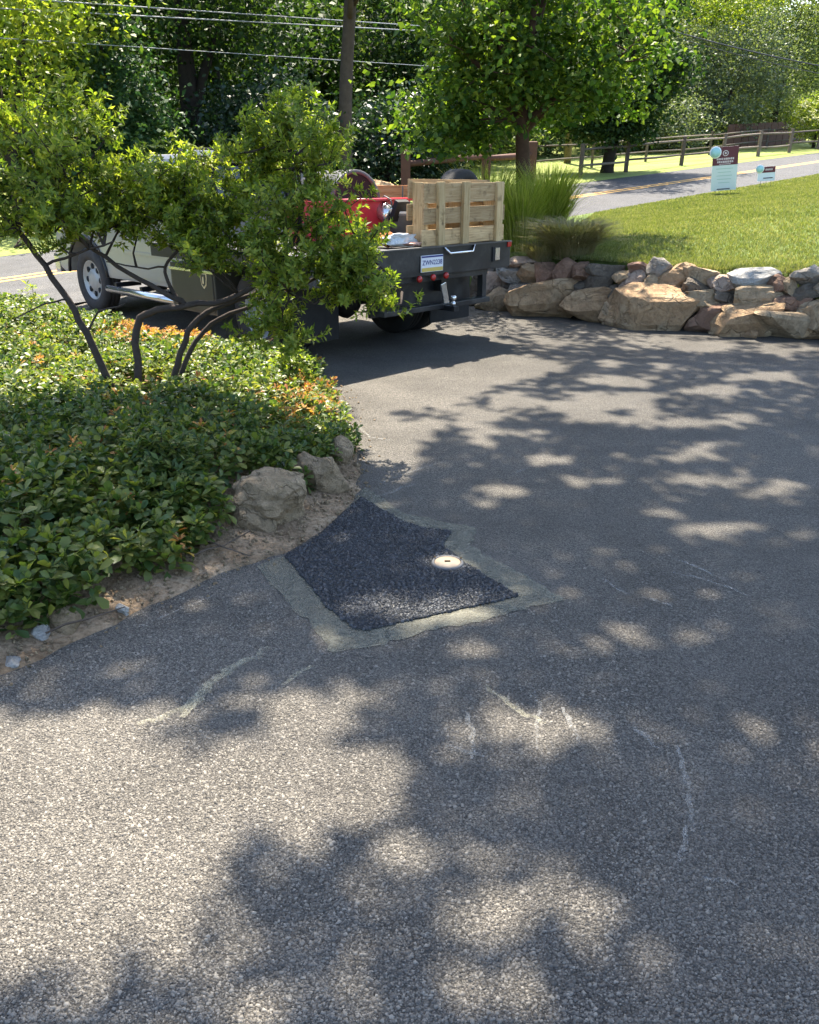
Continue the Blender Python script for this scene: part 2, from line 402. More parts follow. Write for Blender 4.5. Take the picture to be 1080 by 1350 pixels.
# ---- front lawn (right) behind the stone wall
WALL_PX = [(636, 407), (690, 415), (745, 421), (800, 428), (870, 435), (940, 441), (1010, 446), (1080, 450)]
WB = [hit(*p)[:2] for p in WALL_PX]; wd = WB[-1] - WB[-3]; wd /= np.linalg.norm(wd)
WB = WB + [WB[-1] + wd * k for k in (1., 2., 3.2)]
LEFT = [np.array(xy(ss(*WB[0]) + .05, r)) for r in (11.05, 10, 9, 8.2)]
front = np.array([tuple(p) for p in LEFT] + [tuple(p) for p in WB])
off = np.array([(.25, .25)] * 4 + [(.05, .45)] * len(WB)); front = front + off
fr = []
for a, b in zip(front[:-1], front[1:]):
    for k in range(6): fr.append(a + (b - a) * k / 6)
fr.append(front[-1]); fr = np.array(fr)
P = np.zeros((len(fr), 36, 3))
for a, p in enumerate(fr):
    q = np.array(xy(ss(*p) + 1.5 + 3.4 * a / len(fr) * 8, R_NEAR + .05))
    if a < 24: q = np.array(xy(ss(*LEFT[0]) + .1 + a * .12, R_NEAR + .05))
    for b in range(36):
        t = (b / 35) ** 1.3; P[a, b, :2] = p + (q - p) * t
P[..., 2] = z_lawn(P[..., 0], P[..., 1])
P[:, 0, 2] -= .75; 
LP = P
tag(grid_np('front_lawn', P, M['lawn']), kind='structure')
LAWNPOLY = [tuple(p) for p in fr] + [tuple(P[a, -1, :2]) for a in range(len(fr) - 1, -1, -1)]

# ------------------------------------------------------------------ foliage helpers
def unit(v): return v / np.maximum(np.linalg.norm(v, axis=-1, keepdims=True), 1e-9)
def leaf_quads(pos, axis, nrm, L, Wd):
    axis = unit(axis); side = unit(np.cross(axis, nrm)); nn = np.cross(side, axis)
    L = np.broadcast_to(L, (len(pos),))[:, None]; Wd = np.broadcast_to(Wd, (len(pos),))[:, None]
    b = pos; m = pos + axis * L * .52; tip = pos + axis * L - nn * L * .12
    V = np.stack([b, m + side * Wd * .5 + nn * Wd * .12, tip, m - side * Wd * .5 + nn * Wd * .12], 1).reshape(-1, 3)
    return V, np.arange(len(V)).reshape(-1, 4)
def leaf_tris(pos, axis, nrm, L, Wd, curl=.15):
    """bigger leaves: rounded outline, folded along the midrib"""
    axis = unit(axis); side = unit(np.cross(axis, nrm)); nn = np.cross(side, axis); N = len(pos)
    L = np.broadcast_to(L, (N,))[:, None]; Wd = np.broadcast_to(Wd, (N,))[:, None]
    p = lambda u, w, h: pos + axis * L * u + side * Wd * w + nn * L * h
    V = np.stack([p(0, 0, 0), p(.38, .36, .05), p(.74, .46, .02), p(1, 0, -curl), p(.74, -.46, .02), p(.38, -.36, .05), p(.55, 0, -.03)], 1).reshape(-1, 3)
    T = np.array([[0, 1, 6], [1, 2, 6], [2, 3, 6], [3, 4, 6], [4, 5, 6], [5, 0, 6]])
    return V, (np.arange(N)[:, None, None] * 7 + T[None]).reshape(-1, 3)
def rnd_dir(n, rng=RNG): return unit(rng.normal(size=(n, 3)))
def crown_cloud(ells, ncl, per, cr, L, rng=RNG, up=.5, shell=.45, wr=.55, drop=None):
    vol = np.array([e[3] * e[4] * e[5] for e in ells]); pick = rng.choice(len(ells), ncl, p=vol / vol.sum())
    E = np.array(ells)[pick]; d = rnd_dir(ncl, rng); rad = rng.uniform(shell ** 2, 1, ncl)[:, None] ** .5
    C = E[:, :3] + d * rad * E[:, 3:6]
    pos = np.repeat(C, per, 0) + rng.normal(size=(ncl * per, 3)) * np.repeat(rng.uniform(.6, 1.3, ncl), per)[:, None] * cr * [1, 1, .7]
    if drop is not None: pos = pos[~drop(pos)]
    n = len(pos); ax = rnd_dir(n, rng) * [1, 1, .5] + [0, 0, -.25]
    nr = rnd_dir(n, rng) * .8 + [0, 0, up]
    Ls = L * rng.uniform(.65, 1.25, n)
    return leaf_quads(pos, ax, nr, Ls, Ls * wr)
M['bark'] = m_plain('grey_brown_bark', (.085, .065, .05), .9, .15, 0, .5, 9, .8)
M['barkr'] = m_plain('reddish_bark', (.075, .045, .03), .9, .15, 0, .5, 9, .8)
M['barkd'] = m_plain('dark_bark', (.035, .028, .024), .9, .15, 0, .5, 10, .8)
M['shrubbark'] = m_plain('shrub_bark', (.05, .04, .034), .9, .15, 0, .5, 25, .6)
M['l_shrub'] = m_leaf('shrub_leaf', [(.04, .07, .011), (.09, .14, .018), (.165, .215, .027), (.28, .30, .055)], .47, .45, .3)
M['l_pachy'] = m_leaf('ground_cover_leaf', [(.022, .048, .014), (.05, .09, .02), (.10, .135, .028), (.20, .205, .05)], .40, .42, .35, 1.4, 2.2)
M['l_pachy_dry'] = m_leaf('rusty_leaf', [(.22, .07, .025), (.33, .13, .045), (.40, .22, .07), (.25, .22, .04)], .32, .6, .25)
M['l_maple'] = m_leaf('lawn_tree_leaf', [(.018, .045, .008), (.036, .08, .012), (.075, .125, .018), (.15, .20, .028)], .42, .55, .2)
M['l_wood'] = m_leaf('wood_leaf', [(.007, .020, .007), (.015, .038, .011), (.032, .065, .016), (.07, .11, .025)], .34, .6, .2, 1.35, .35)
M['l_light'] = m_leaf('light_hazed_wood_leaf', [(.035, .06, .022), (.07, .105, .038), (.12, .155, .062), (.18, .21, .09)], .40, .6, .2, 1.3, .3)  # light leaf, raised paler to stand in for distant haze
M['l_yellow'] = m_leaf('sunny_leaf', [(.06, .11, .015), (.12, .18, .02), (.2, .25, .03), (.28, .31, .05)], .42, .5, .3)
M['l_conifer'] = m_leaf('feathery_needle', [(.015, .045, .018), (.03, .075, .028), (.06, .11, .035)], .25, .55, .25)
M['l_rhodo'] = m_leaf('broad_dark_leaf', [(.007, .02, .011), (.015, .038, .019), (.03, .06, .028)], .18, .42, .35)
M['l_grey'] = m_leaf('grey_green_hazed_leaf', [(.06, .085, .05), (.10, .13, .075), (.16, .19, .11)], .35, .5, .3)  # pale grey-green leaf, with far haze painted into its colour
M['l_white'] = m_leaf('cream_blossom', [(.55, .52, .36), (.7, .67, .5), (.78, .76, .62)], .3, .6, .2, 1.0)
M['grass'] = m_leaf('lawn_blade', [(.06, .085, .022), (.11, .14, .038), (.175, .19, .065), (.30, .27, .15)], .38, .6, .2, 1.1, .8)
M['reed'] = m_leaf('tall_grass_blade', [(.09, .14, .02), (.17, .22, .03), (.27, .30, .045), (.40, .38, .12)], .5, .5, .25, 1.35, 1.5)
M['drygrass'] = m_leaf('dry_tuft_blade', [(.14, .125, .065), (.23, .20, .105), (.33, .29, .16), (.20, .20, .085)], .38, .6, .2, 1.0)

# ---- lawn blades
def lawn_blades():
    n = 260000; fr0 = LP[:, 0, :2]; fr1 = LP[:, -1, :2]
    a = RNG.uniform(0, len(LP) - 1.001, n); t = RNG.uniform(0, 1, n) ** 1.5 * .995 + .004
    i0 = a.astype(int); fa = (a - i0)[:, None]
    p0 = fr0[i0] * (1 - fa) + fr0[i0 + 1] * fa; p1 = fr1[i0] * (1 - fa) + fr1[i0 + 1] * fa
    p = p0 + (p1 - p0) * t[:, None]; 
    z = z_lawn(p[:, 0], p[:, 1]) - .005
    pos = np.column_stack([p, z]); dd = np.hypot(p[:, 0], p[:, 1])
    ax = np.column_stack([RNG.normal(size=(n, 2)) * .45, np.ones(n)])
    L = RNG.uniform(.028, .055, n) * (1 + .25 * (t < .03)); w = np.maximum(.007, .0011 * dd)
    s = unit(np.column_stack([RNG.normal(size=(n, 2)), np.zeros(n)])); ax = unit(ax)
    V = np.stack([pos - s * w[:, None] / 2, pos + s * w[:, None] / 2, pos + ax * L[:, None]], 1).reshape(-1, 3)
    return mesh_np('lawn_grass', V, np.arange(len(V)).reshape(-1, 3), M['grass'])
tag(lawn_blades(), 'short mown green grass of the lawn above the stone wall', 'grass', kind='stuff')

# ------------------------------------------------------------------ rocks
def rock_mesh(name, size, seed, sub=3, cuts=9, rough=.06, boxy=.62):
    rg = np.random.default_rng(seed); bm = bmesh.new(); bmesh.ops.create_icosphere(bm, subdivisions=sub, radius=1.0)
    V = np.array([v.co[:] for v in bm.verts]); V = np.sign(V) * np.abs(V) ** boxy
    for k in range(cuts):
        n = unit(rg.normal(size=3)); d = rg.uniform(.55, .92); h = V @ n; V = V - np.maximum(h - d, 0)[:, None] * n[None]
    for i in range(len(V)):
        q = V[i] * 1.7 + seed; V[i] *= 1 + rough * mn.noise(tuple(q)) * 2 + rough * .6 * mn.noise(tuple(q * 3.1))
    ext = V.max(0) - V.min(0); V = (V - (V.max(0) + V.min(0)) / 2) / ext * np.array(size)
    for v, c in zip(bm.verts, V): v.co = c
    me = bpy.data.meshes.new(name); bm.to_mesh(me); bm.free(); return me
def rock(name, c, size, seed, mat, parent=None, rz=0.0, rx=0.0, ry=0.0, **kw):
    me = rock_mesh(name, size, seed, **kw); me.materials.append(mat)
    o = bpy.data.objects.new(name, me); o.location = c; o.rotation_euler = (rx, ry, rz); return link(o, parent)
ST = {'tan': m_stone('tan_stone', (.23, .15, .085), (.36, .25, .15), (.44, .34, .23)),
      'orange': m_stone('ochre_stone', (.26, .135, .065), (.38, .23, .12), (.44, .33, .21)),
      'pink': m_stone('pinkish_stone', (.25, .155, .115), (.37, .255, .19), (.45, .36, .29)),
      'red': m_stone('rusty_stone', (.13, .065, .042), (.23, .13, .085), (.32, .215, .15)),
      'grey': m_stone('grey_stone', (.15, .13, .105), (.25, .22, .18), (.37, .33, .28)),
      'dark': m_stone('dark_stone', (.06, .05, .038), (.12, .098, .074), (.22, .18, .14)),
      'pale': m_stone('pale_stone', (.27, .25, .22), (.38, .355, .315), (.46, .435, .39)),
      'bed': m_stone('weathered_grey_tan_stone', (.20, .13, .07), (.34, .235, .14), (.45, .335, .215), 5.0)}
wall = empty('stone_retaining_wall', (*WB[3], z_drive(*WB[3])), 'low dry stone wall of tan and grey boulders along the lawn edge', 'stone wall')
WBa = np.array(WB); WPX = np.array([p[0] for p in WALL_PX])
def wall_y(px):
    if px < 1080: return float(np.interp(px, WPX, WBa[:8, 1]))
    return WBa[7, 1] - (px - 1080) * .004
STONES = [ # centre x, y, width, height as seen, setback, stone
 (85, 235, 118, 92, .12, 'tan'), (225, 222, 190, 118, .15, 'orange'), (372, 240, 150, 104, .16, 'orange'), (437, 258, 52, 62, .10, 'tan'), (560, 250, 245, 132, .18, 'orange'),
 (735, 285, 105, 85, .14, 'red'), (722, 228, 100, 70, .20, 'tan'), (850, 292, 190, 110, .16, 'orange'), (965, 305, 170, 90, .15, 'tan'), (1050, 318, 110, 85, .15, 'orange'), (866, 326, 42, 34, .03, 'orange'),
 (98, 122, 36, 60, .30, 'pale'), (150, 105, 90, 28, .34, 'pink'), (130, 142, 66, 52, .30, 'pale'), (180, 142, 62, 56, .33, 'tan'), (236, 148, 58, 66, .33, 'red'), (298, 140, 70, 82, .34, 'red'),
 (347, 142, 58, 62, .36, 'red'), (398, 168, 70, 60, .36, 'dark'), (420, 132, 100, 38, .42, 'dark'), (470, 155, 52, 32, .36, 'tan'), (146, 192, 48, 38, .24, 'grey'), (75, 178, 68, 70, .24, 'pink'),
 (505, 178, 72, 92, .32, 'pink'), (560, 172, 72, 60, .34, 'tan'), (525, 125, 64, 34, .42, 'red'), (588, 128, 70, 58, .42, 'grey'), (641, 156, 96, 80, .38, 'orange'), (716, 152, 92, 58, .40, 'tan'),
 (700, 186, 80, 58, .34, 'dark'), (792, 178, 88, 54, .36, 'pink'), (880, 152, 128, 50, .42, 'pale'), (888, 208, 135, 58, .34, 'tan'), (950, 172, 54, 56, .42, 'red'), (990, 180, 52, 54, .42, 'tan'),
 (1045, 150, 92, 64, .44, 'grey'), (1050, 195, 95, 52, .40, 'dark'), (1000, 232, 130, 62, .34, 'red'), (1062, 252, 90, 66, .26, 'tan'), (920, 252, 130, 56, .30, 'tan'),
 (330, 190, 90, 50, .32, 'dark'), (450, 205, 80, 60, .34, 'dark'), (640, 205, 80, 50, .36, 'red'), (800, 222, 90, 60, .34, 'dark'), (845, 185, 60, 40, .40, 'dark'), (1120, 300, 150, 120, .2, 'tan'), (1130, 190, 110, 80, .4, 'grey'), (1230, 290, 170, 130, .2, 'orange'), (1240, 180, 150, 90, .42, 'red'), (25, 225, 60, 70, .35, 'dark'), (40, 150, 70, 60, .5, 'grey')]
for k, (cx, cy, w, h, sb, st) in enumerate(STONES):
    px = 620 + cx / 2.348; py = 300 + cy / 2.348; y = wall_y(px) + sb; c = aty(px, py, y); m = (y * CP + (CAMH - c[2]) * SP) / FPX / 2.348
    rock('stone', c - np.array(wall.location), (w * m * 1.28, max(.28, w * m * .75), h * m * 1.16), 100 + k, ST[st], wall, rz=random.uniform(-.12, .12), ry=random.uniform(-.10, .10), cuts=16, rough=.09, boxy=.5)
# rubble core behind the face stones
for k in range(26):
    t = k / 25 * 10; a = int(t); p = WBa[min(a, 9)] + (WBa[min(a + 1, 10)] - WBa[min(a, 9)]) * (t - a)
    y = p[1] + .42; c = (p[0] + .1, y, z_drive(p[0], p[1]) + .17)
    rock('core_stone', np.array(c) - np.array(wall.location), (.55, .34, .42), 300 + k, ST['dark'], wall, rz=random.uniform(-.4, .4), sub=2)

def px_rock(name, px, py, w, h, seed, mat, label, grp=None, dep=.8, sink=.12, **kw):
    """a loose rock whose seen middle is px,py"""
    b = hit(px, py + h / 2); m = (b[1] * CP + (CAMH - b[2]) * SP) / FPX; H = h * m * 1.12
    o = rock(name, (b[0], b[1] + w * m * dep * .4, b[2] + H * (.5 - sink)), (w * m, w * m * dep, H), seed, mat, None, **kw)
    return tag(o, label, 'rock', grp)
px_rock('boulder', 352, 668, 110, 76, 41, ST['bed'], 'largest grey-tan boulder at the bed edge, above the fresh asphalt patch', dep=.8, rz=.3, ry=.1, sub=5, cuts=8, rough=.15, boxy=.9)
px_rock('boulder', 424, 628, 74, 60, 47, ST['bed'], 'second grey boulder, just behind the largest one at the bed edge', dep=.8, rz=-.4, ry=-.1, sub=5, cuts=8, rough=.15, boxy=.9)
px_rock('boulder', 334, 690, 62, 40, 52, ST['bed'], 'flat broken stone slab leaning at the foot of the largest boulder', dep=.5, sub=4, cuts=13, rough=.05)
px_rock('boulder', 398, 590, 42, 30, 57, ST['bed'], 'small stone half hidden in leaves behind the second boulder', dep=.8)
px_rock('boulder', 448, 600, 36, 40, 58, ST['bed'], 'narrow upright stone at the bed corner beside the drive', dep=1.0, cuts=12)
px_rock('boulder', 440, 555, 30, 36, 59, ST['grey'], 'grey edging stone where the bed bends towards the truck', dep=1.0)
px_rock('boulder', 78, 822, 46, 34, 61, ST['bed'], 'dark flat stone sunk in soil at the front bed edge', dep=.9)
px_rock('pale_stone', 50, 840, 26, 20, 62, ST['pale'], 'pale stone chip on bare soil beside the sunken flat stone', dep=.9)
px_rock('pale_stone', 160, 806, 18, 14, 63, ST['pale'], 'small white stone on the soil strip beside the asphalt', dep=.9)
px_rock('pale_stone', 12, 876, 26, 12, 64, ST['pale'], 'flat whitish stone at the lower edge of the soil strip', dep=.9)
# crumbs of soil and grit along the strip
def crumbs():
    V, F = [], []; base = np.array([[1, 0, 0], [-1, 0, 0], [0, 1, 0], [0, -1, 0], [0, 0, 1], [0, 0, -1]], float); T = [[0, 2, 4], [2, 1, 4], [1, 3, 4], [3, 0, 4], [2, 0, 5], [1, 2, 5], [3, 1, 5], [0, 3, 5]]
    n = 0; near = [EA[max(0, i - 6):i + 7] for i in range(75)]
    for k in range(2600):
        i = RNG.integers(0, 70); p = EA[min(i, len(EA) - 1)]
        q = p + RNG.normal(size=2) * [.1, .1] + (np.array([-.10, .08]) if k % 9 else np.array([.0, -.02]))
        d = float(np.min(np.hypot(*(near[i] - q).T))); ins = bool(in_poly(q[0], q[1], BEDPOLY)); s = RNG.uniform(.003, .011) * (1.8 if RNG.random() < .06 else 1)
        z = z_drive(q[0], q[1]) + (bed_lift(d) if ins else 0) + s * .3
        if not ins and RNG.random() < .75: continue
        V.append(base * s * RNG.uniform(.6, 1.3, (6, 1)) + [q[0], q[1], z]); F += [[t + n for t in f] for f in T]; n += 6
    return mesh_np('soil_crumbs', np.concatenate(V), F, ST['bed'])
tag(crumbs(), 'loose crumbs of soil and grit along the bed edge', 'grit', kind='stuff')

# ------------------------------------------------------------------ ground cover in the bed
BOULD = [(hit(352, 700)[:2] + [0, .12], .24), (hit(424, 650)[:2] + [0, .1], .17)]
def plant_ground_cover():
    n = 33000; x = RNG.uniform(-6.5, -.2, n); y = RNG.uniform(1.6, 10.6, n)
    ok = in_poly(x, y, BEDPOLY); x, y = x[ok], y[ok]; d = edge_dist(x, y)
    wob = np.array([mn.noise((a * 3, b * 3, 1)) for a, b in zip(x, y)])
    front = (y < 4.6)
    ok = d > np.where(front, .13 + .10 * wob + .16 * sstep(-1.0, -.75, x) * (y < 4.2), .05 + .05 * wob)
    for c, r in BOULD: ok &= np.hypot(x - c[0], y - c[1]) > r
    px, py = proj(np.column_stack([x, y, z_drive(x, y) + .12])); ok &= (px > -120) & (np.hypot((px - 190) / 44, (py - 540) / 18) > 1 + .35 * wob)
    x, y, d, wob = x[ok], y[ok], d[ok], wob[ok]
    dens = RNG.uniform(0, 1, len(x)) < np.clip(1.35 - .1 * y, .55, 1); x, y, d, wob = x[dens], y[dens], d[dens], wob[dens]
    n = len(x); z0 = z_drive(x, y) + bed_lift(d)
    h = (.10 + .07 * sstep(.1, .6, d) + .07 * wob + RNG.uniform(-.06, .05, n) + .13 * sstep(6.2, 7.2, y) * RNG.uniform(.55, 1.1, n))
    px, py = proj(np.column_stack([x, y, z0 + h]))
    rust = (np.exp(-((px - 240) / 130) ** 2 - ((py - 434) / 17) ** 2) * 1.0 + RNG.uniform(0, .5, n) > .80) | (RNG.random(n) < .022) | ((np.exp(-((px - 405) / 45) ** 2 - ((py - 525) / 30) ** 2) > .3) & (RNG.random(n) < .3))
    tip = np.column_stack([x, y, z0 + h]) + np.column_stack([RNG.normal(size=(n, 2)) * .025, np.zeros(n)])
    P_, A_, N_, L_, K_ = [], [], [], [], []
    for tier, (cnt, el, zz, Ls) in enumerate(((5, .25, 0, .045), (5, .75, .008, .034), (4, -.15, -.045, .047))):
        ph = RNG.uniform(0, 6.28, n)
        for k in range(cnt):
            a = ph + 6.283 * k / cnt + RNG.normal(size=n) * .3; e = el + RNG.normal(size=n) * .4
            A_.append(np.column_stack([np.cos(a) * np.cos(e), np.sin(a) * np.cos(e), np.sin(e)])); P_.append(tip + [0, 0, zz] + A_[-1] * .008)
            N_.append(np.column_stack([RNG.normal(size=(n, 2)) * .45, np.ones(n)])); L_.append(Ls * RNG.uniform(.5, 1.4, n) * (1 + .18 * (y < 3.6))); K_.append(rust)
    Pn, An, Nn, Ln, Kn = map(np.concatenate, (P_, A_, N_, L_, K_))
    out = []
    for flag, name, mat in ((False, 'ground_cover', M['l_pachy']), (True, 'rusty_ground_cover', M['l_pachy_dry'])):
        s = Kn == flag
        V, Fc = leaf_tris(Pn[s], An[s], Nn[s], Ln[s], Ln[s] * (.62 if not flag else .42)); out.append(mesh_np(name, V, Fc, mat))
    # thin stalks
    return out
a, b = plant_ground_cover()
tag(a, 'low evergreen ground cover with whorled leaves filling the bed', 'ground cover', kind='stuff')
tag(b, 'rust orange leaves among the ground cover near the truck', 'ground cover', kind='stuff')

def whorl_leaves(tips, axes, per=8, L=.06, wr=.32, spread=1.0):
    n = len(tips); axes = unit(axes); P_, A_, N_, L_ = [], [], [], []
    o = unit(np.cross(axes, RNG.normal(size=(n, 3)))); q = np.cross(axes, o)
    for k in range(per):
        a = 6.283 * k / per + RNG.normal(size=n) * .3; e = (RNG.uniform(.15, .9, n))[:, None]
        rad = o * np.cos(a)[:, None] + q * np.sin(a)[:, None]
        A = rad * np.cos(e) * spread + axes * np.sin(e) * 1.1
        A_.append(A); P_.append(tips - axes * RNG.uniform(0, .035, n)[:, None]); N_.append(axes + .2 * RNG.normal(size=(n, 3))); L_.append(L * RNG.uniform(.65, 1.3, n))
    Pn, An, Nn, Ln = map(np.concatenate, (P_, A_, N_, L_))
    return Pn, An, Nn, Ln

# ---- the leaning shrub in the bed
def bed_shrub():
    base = hit(190, 535, ZD, .2); by = base[1]
    root = empty('bed_shrub', tuple(base), 'wide evergreen shrub on bare dark stems standing in the ground cover', 'shrub')
    inv = lambda p: np.asarray(p) - base
    def br(pts, r0, r1):
        q = [inv(aty(px, py, by + dy)) for px, py, dy in pts]; n = len(q); r0 *= .66; r1 *= .7
        # smooth a little
        out = []
        for i in range(n - 1):
            for t in (0, .33, .67):
                a_, b_, c_, d_ = q[max(i - 1, 0)], q[i], q[i + 1], q[min(i + 2, n - 1)]
                out.append(.5 * (2 * b_ + (c_ - a_) * t + (2 * a_ - 5 * b_ + 4 * c_ - d_) * t * t + (3 * b_ - a_ - 3 * c_ + d_) * t ** 3) + RNG.normal(size=3) * .005 * (t > 0))
        out.append(q[-1]); return out, list(np.linspace(r0, r1, len(out)))
    BR = [([(185, 555, 0), (150, 515, -.05), (115, 440, -.1), (90, 395, -.1), (60, 350, -.1), (25, 305, -.15), (-10, 270, -.2)], .042, .018),
          ([(190, 555, .02), (182, 500, .05), (180, 435, .1), (190, 415, .1), (215, 407, .05), (245, 403, 0), (300, 395, -.05), (345, 370, -.1), (380, 330, -.1)], .042, .02),
          ([(215, 550, .05), (228, 500, .1), (245, 450, .1), (262, 420, .1), (300, 400, .15), (350, 380, .2), (400, 350, .2)], .036, .018),
          ([(225, 550, .1), (240, 490, .2), (258, 450, .25), (290, 420, .3), (340, 400, .3), (400, 375, .2), (450, 345, .1)], .03, .014),
          ([(245, 403, 0), (215, 385, 0), (170, 360, .05), (125, 330, .05), (95, 305, .1), (70, 260, .1)], .028, .012),
          ([(238, 400, 0), (222, 372, .05), (218, 352, .05), (235, 330, .05), (260, 300, .1)], .02, .01),
          ([(115, 440, -.1), (130, 410, -.05), (165, 400, -.05)], .012, .006),
          ([(60, 350, -.1), (100, 335, -.15), (150, 318, -.2)], .015, .007), ([(90, 395, -.1), (60, 400, -.2), (20, 420, -.25)], .01, .005),
          ([(218, 352, .05), (180, 352, .0), (140, 345, -.1)], .01, .005), ([(345, 370, -.1), (380, 385, -.2), (372, 420, -.25)], .012, .006),
          ([(380, 330, -.1), (400, 270, 0), (385, 200, .1), (380, 160, .1)], .018, .006), ([(400, 350, .2), (450, 330, 0), (500, 350, -.1), (530, 385, -.15)], .015, .005)]
    mb = MB(); pts_all = []
    for pts, r0, r1 in BR:
        q, rad = br(pts, r0, r1); mb.tube(q, rad, 7); pts_all += [q[i] for i in range(len(q) // 2, len(q))]
    pads = [(30, 170, 75, 45, .1), (105, 160, 45, 24, .3), (45, 235, 95, 45, -.1), (135, 235, 75, 40, .0), (30, 290, 60, 26, -.2), (100, 290, 80, 32, 0), (185, 285, 65, 40, .1), (-40, 200, 50, 50, 0),
            (200, 245, 50, 26, .15), (150, 290, 60, 30, 0), (255, 252, 44, 26, .15), (235, 285, 50, 30, 0), (205, 262, 46, 30, .1), (250, 270, 55, 42, .1), (230, 310, 55, 26, -.1),
            (376, 158, 20, 34, .1), (372, 180, 34, 34, .1), (350, 200, 45, 34, .15), (405, 205, 34, 40, .0), (330, 245, 70, 42, .1), (425, 245, 42, 46, -.05), (295, 290, 62, 40, -.05), (385, 290, 75, 46, -.1), (450, 300, 38, 44, -.15), (330, 325, 62, 26, -.15),
            (400, 350, 62, 38, -.2), (462, 350, 40, 34, -.2), (362, 400, 36, 40, -.25), (388, 440, 18, 30, -.3), (498, 345, 28, 26, -.25), (515, 375, 24, 24, -.28), (533, 395, 16, 22, -.3), (475, 385, 26, 18, -.25), (495, 318, 18, 22, -.2), (290, 345, 22, 14, -.1)]
    tips, axes = [], []
    more = []
    for (px, py, rx, ry, dy) in pads:
        for _ in range(2):
            a_ = RNG.uniform(0, 6.283); f_ = RNG.uniform(.75, 1.12)
            if py + ry * f_ * math.sin(a_) > 455: continue
            more.append((px + rx * f_ * math.cos(a_), py + ry * f_ * math.sin(a_), rx * RNG.uniform(.28, .45), ry * RNG.uniform(.25, .45), dy + RNG.uniform(-.25, .25)))
    pads = [(a_ - (14 if a_ > 420 else 0), b_ + 8, c_ * .66, d_ * .64, e_) for a_, b_, c_, d_, e_ in pads] + [(a_ - (14 if a_ > 420 else 0), b_ + 10, c_ * .7, d_ * .7, e_) for a_, b_, c_, d_, e_ in more if a_ < 500]
    for (px, py, rx, ry, dy) in pads:
        c = inv(aty(px, py, by + dy)); m = (by * CP + 1.0 * SP) / FPX; r = np.array([rx * m, .22 + rx * m * .35, ry * m])
        near = sorted(pts_all, key=lambda q: np.linalg.norm(q - c))[0]
        mb.tube([near, (near + c) / 2 + RNG.normal(size=3) * .03, c], [.009, .006, .004], 5)
        n = int(np.clip(6 + 640 * r[0] * r[2] * (.7 + r[1]), 8, 60))
        d = rnd_dir(n); st = c + d * (RNG.uniform(.0, 1, n) ** .5 * .72)[:, None] * r
        dr = unit(d * [.9, .9, .5] + [.10, -.05, .62] + RNG.normal(size=(n, 3)) * .3); Lt = RNG.uniform(.10, .24, n)
        for k in range(n):
            e = st[k] + dr[k] * Lt[k]; bow = RNG.normal(size=3) * .02
            if k % 2 == 0: mb.tube([c + (st[k] - c) * .15, st[k], (st[k] + e) / 2 + bow, e], [.004, .0035, .0028, .002], 4, False)
            ts = np.linspace(.05, 1, int(4 + Lt[k] * 18)); q_ = st[k] + (e - st[k]) * ts[:, None] + bow * (4 * ts * (1 - ts))[:, None] + RNG.normal(size=(len(ts), 3)) * .012
            tips.append(q_); axes.append(np.repeat(dr[k][None], len(ts), 0) + RNG.normal(size=(len(ts), 3)) * .35)
    mb.build('stems', M['shrubbark'], root)
    Pn, An, Nn, Ln = whorl_leaves(np.concatenate(tips), np.concatenate(axes), 7, .042, .34)
    V, Fc = leaf_quads(Pn, An, Nn, Ln, Ln * .36); mesh_np('foliage', V, Fc, M['l_shrub'], root)
bed_shrub()
def small_shrub(px, py, rx, ry, label, mat, n=260, name='low_shrub', L=.05):
    b = hit(px, py, ZD, .2); m = (b[1] * CP + 1.6 * SP) / FPX; root = empty(name, tuple(b), label, 'shrub'); r = np.array([rx * m, rx * m * .9, ry * m])
    d = rnd_dir(n); d[:, 2] = np.abs(d[:, 2]); P0 = d * RNG.uniform(.4, 1, n)[:, None] ** .6 * r
    mb = MB()
    for k in range(0, n, 6): mb.tube([(0, 0, -.03), P0[k] * .5 + [0, 0, .03], P0[k]], [.006, .004, .002], 4, False)
    mb.build('stems', M['shrubbark'], root)
    Pn, An, Nn, Ln = whorl_leaves(P0, d * .6 + [0, 0, .6], 8, L, .34); V, Fc = leaf_quads(Pn, An, Nn, Ln, Ln * .36); mesh_np('foliage', V, Fc, mat, root)
small_shrub(215, 640, 70, 85, 'low fine leaved shrub in the bed below the wide shrub', M['l_pachy'], 330)
small_shrub(385, 500, 34, 50, 'upright leafy sprig at the bed corner beside the truck wheel', M['l_shrub'], 90)
small_shrub(50, 425, 26, 55, 'thin young shrub at the roadside end of the bed', M['l_shrub'], 60)
# dead twigs on the soil
for k, (p0, p1) in enumerate((((250, 735), (330, 700)), ((268, 715), (330, 733)), ((60, 835), (165, 800)))):
    a = hit(*p0, ZD, .07); b = hit(*p1, ZD, .08); mid = (a + b) / 2 + RNG.normal(size=3) * .012
    lab = ['dry twig below the largest boulder, rising towards it', 'dry twig lying level below the largest boulder', 'thin dry twig along the front soil strip'][k]
    tag(MB().tube([a, (a + mid) / 2 + [0, 0, .01], mid, b], [.004, .0045, .004, .0025], 5).build('twig', M['bark']), lab, 'twig')

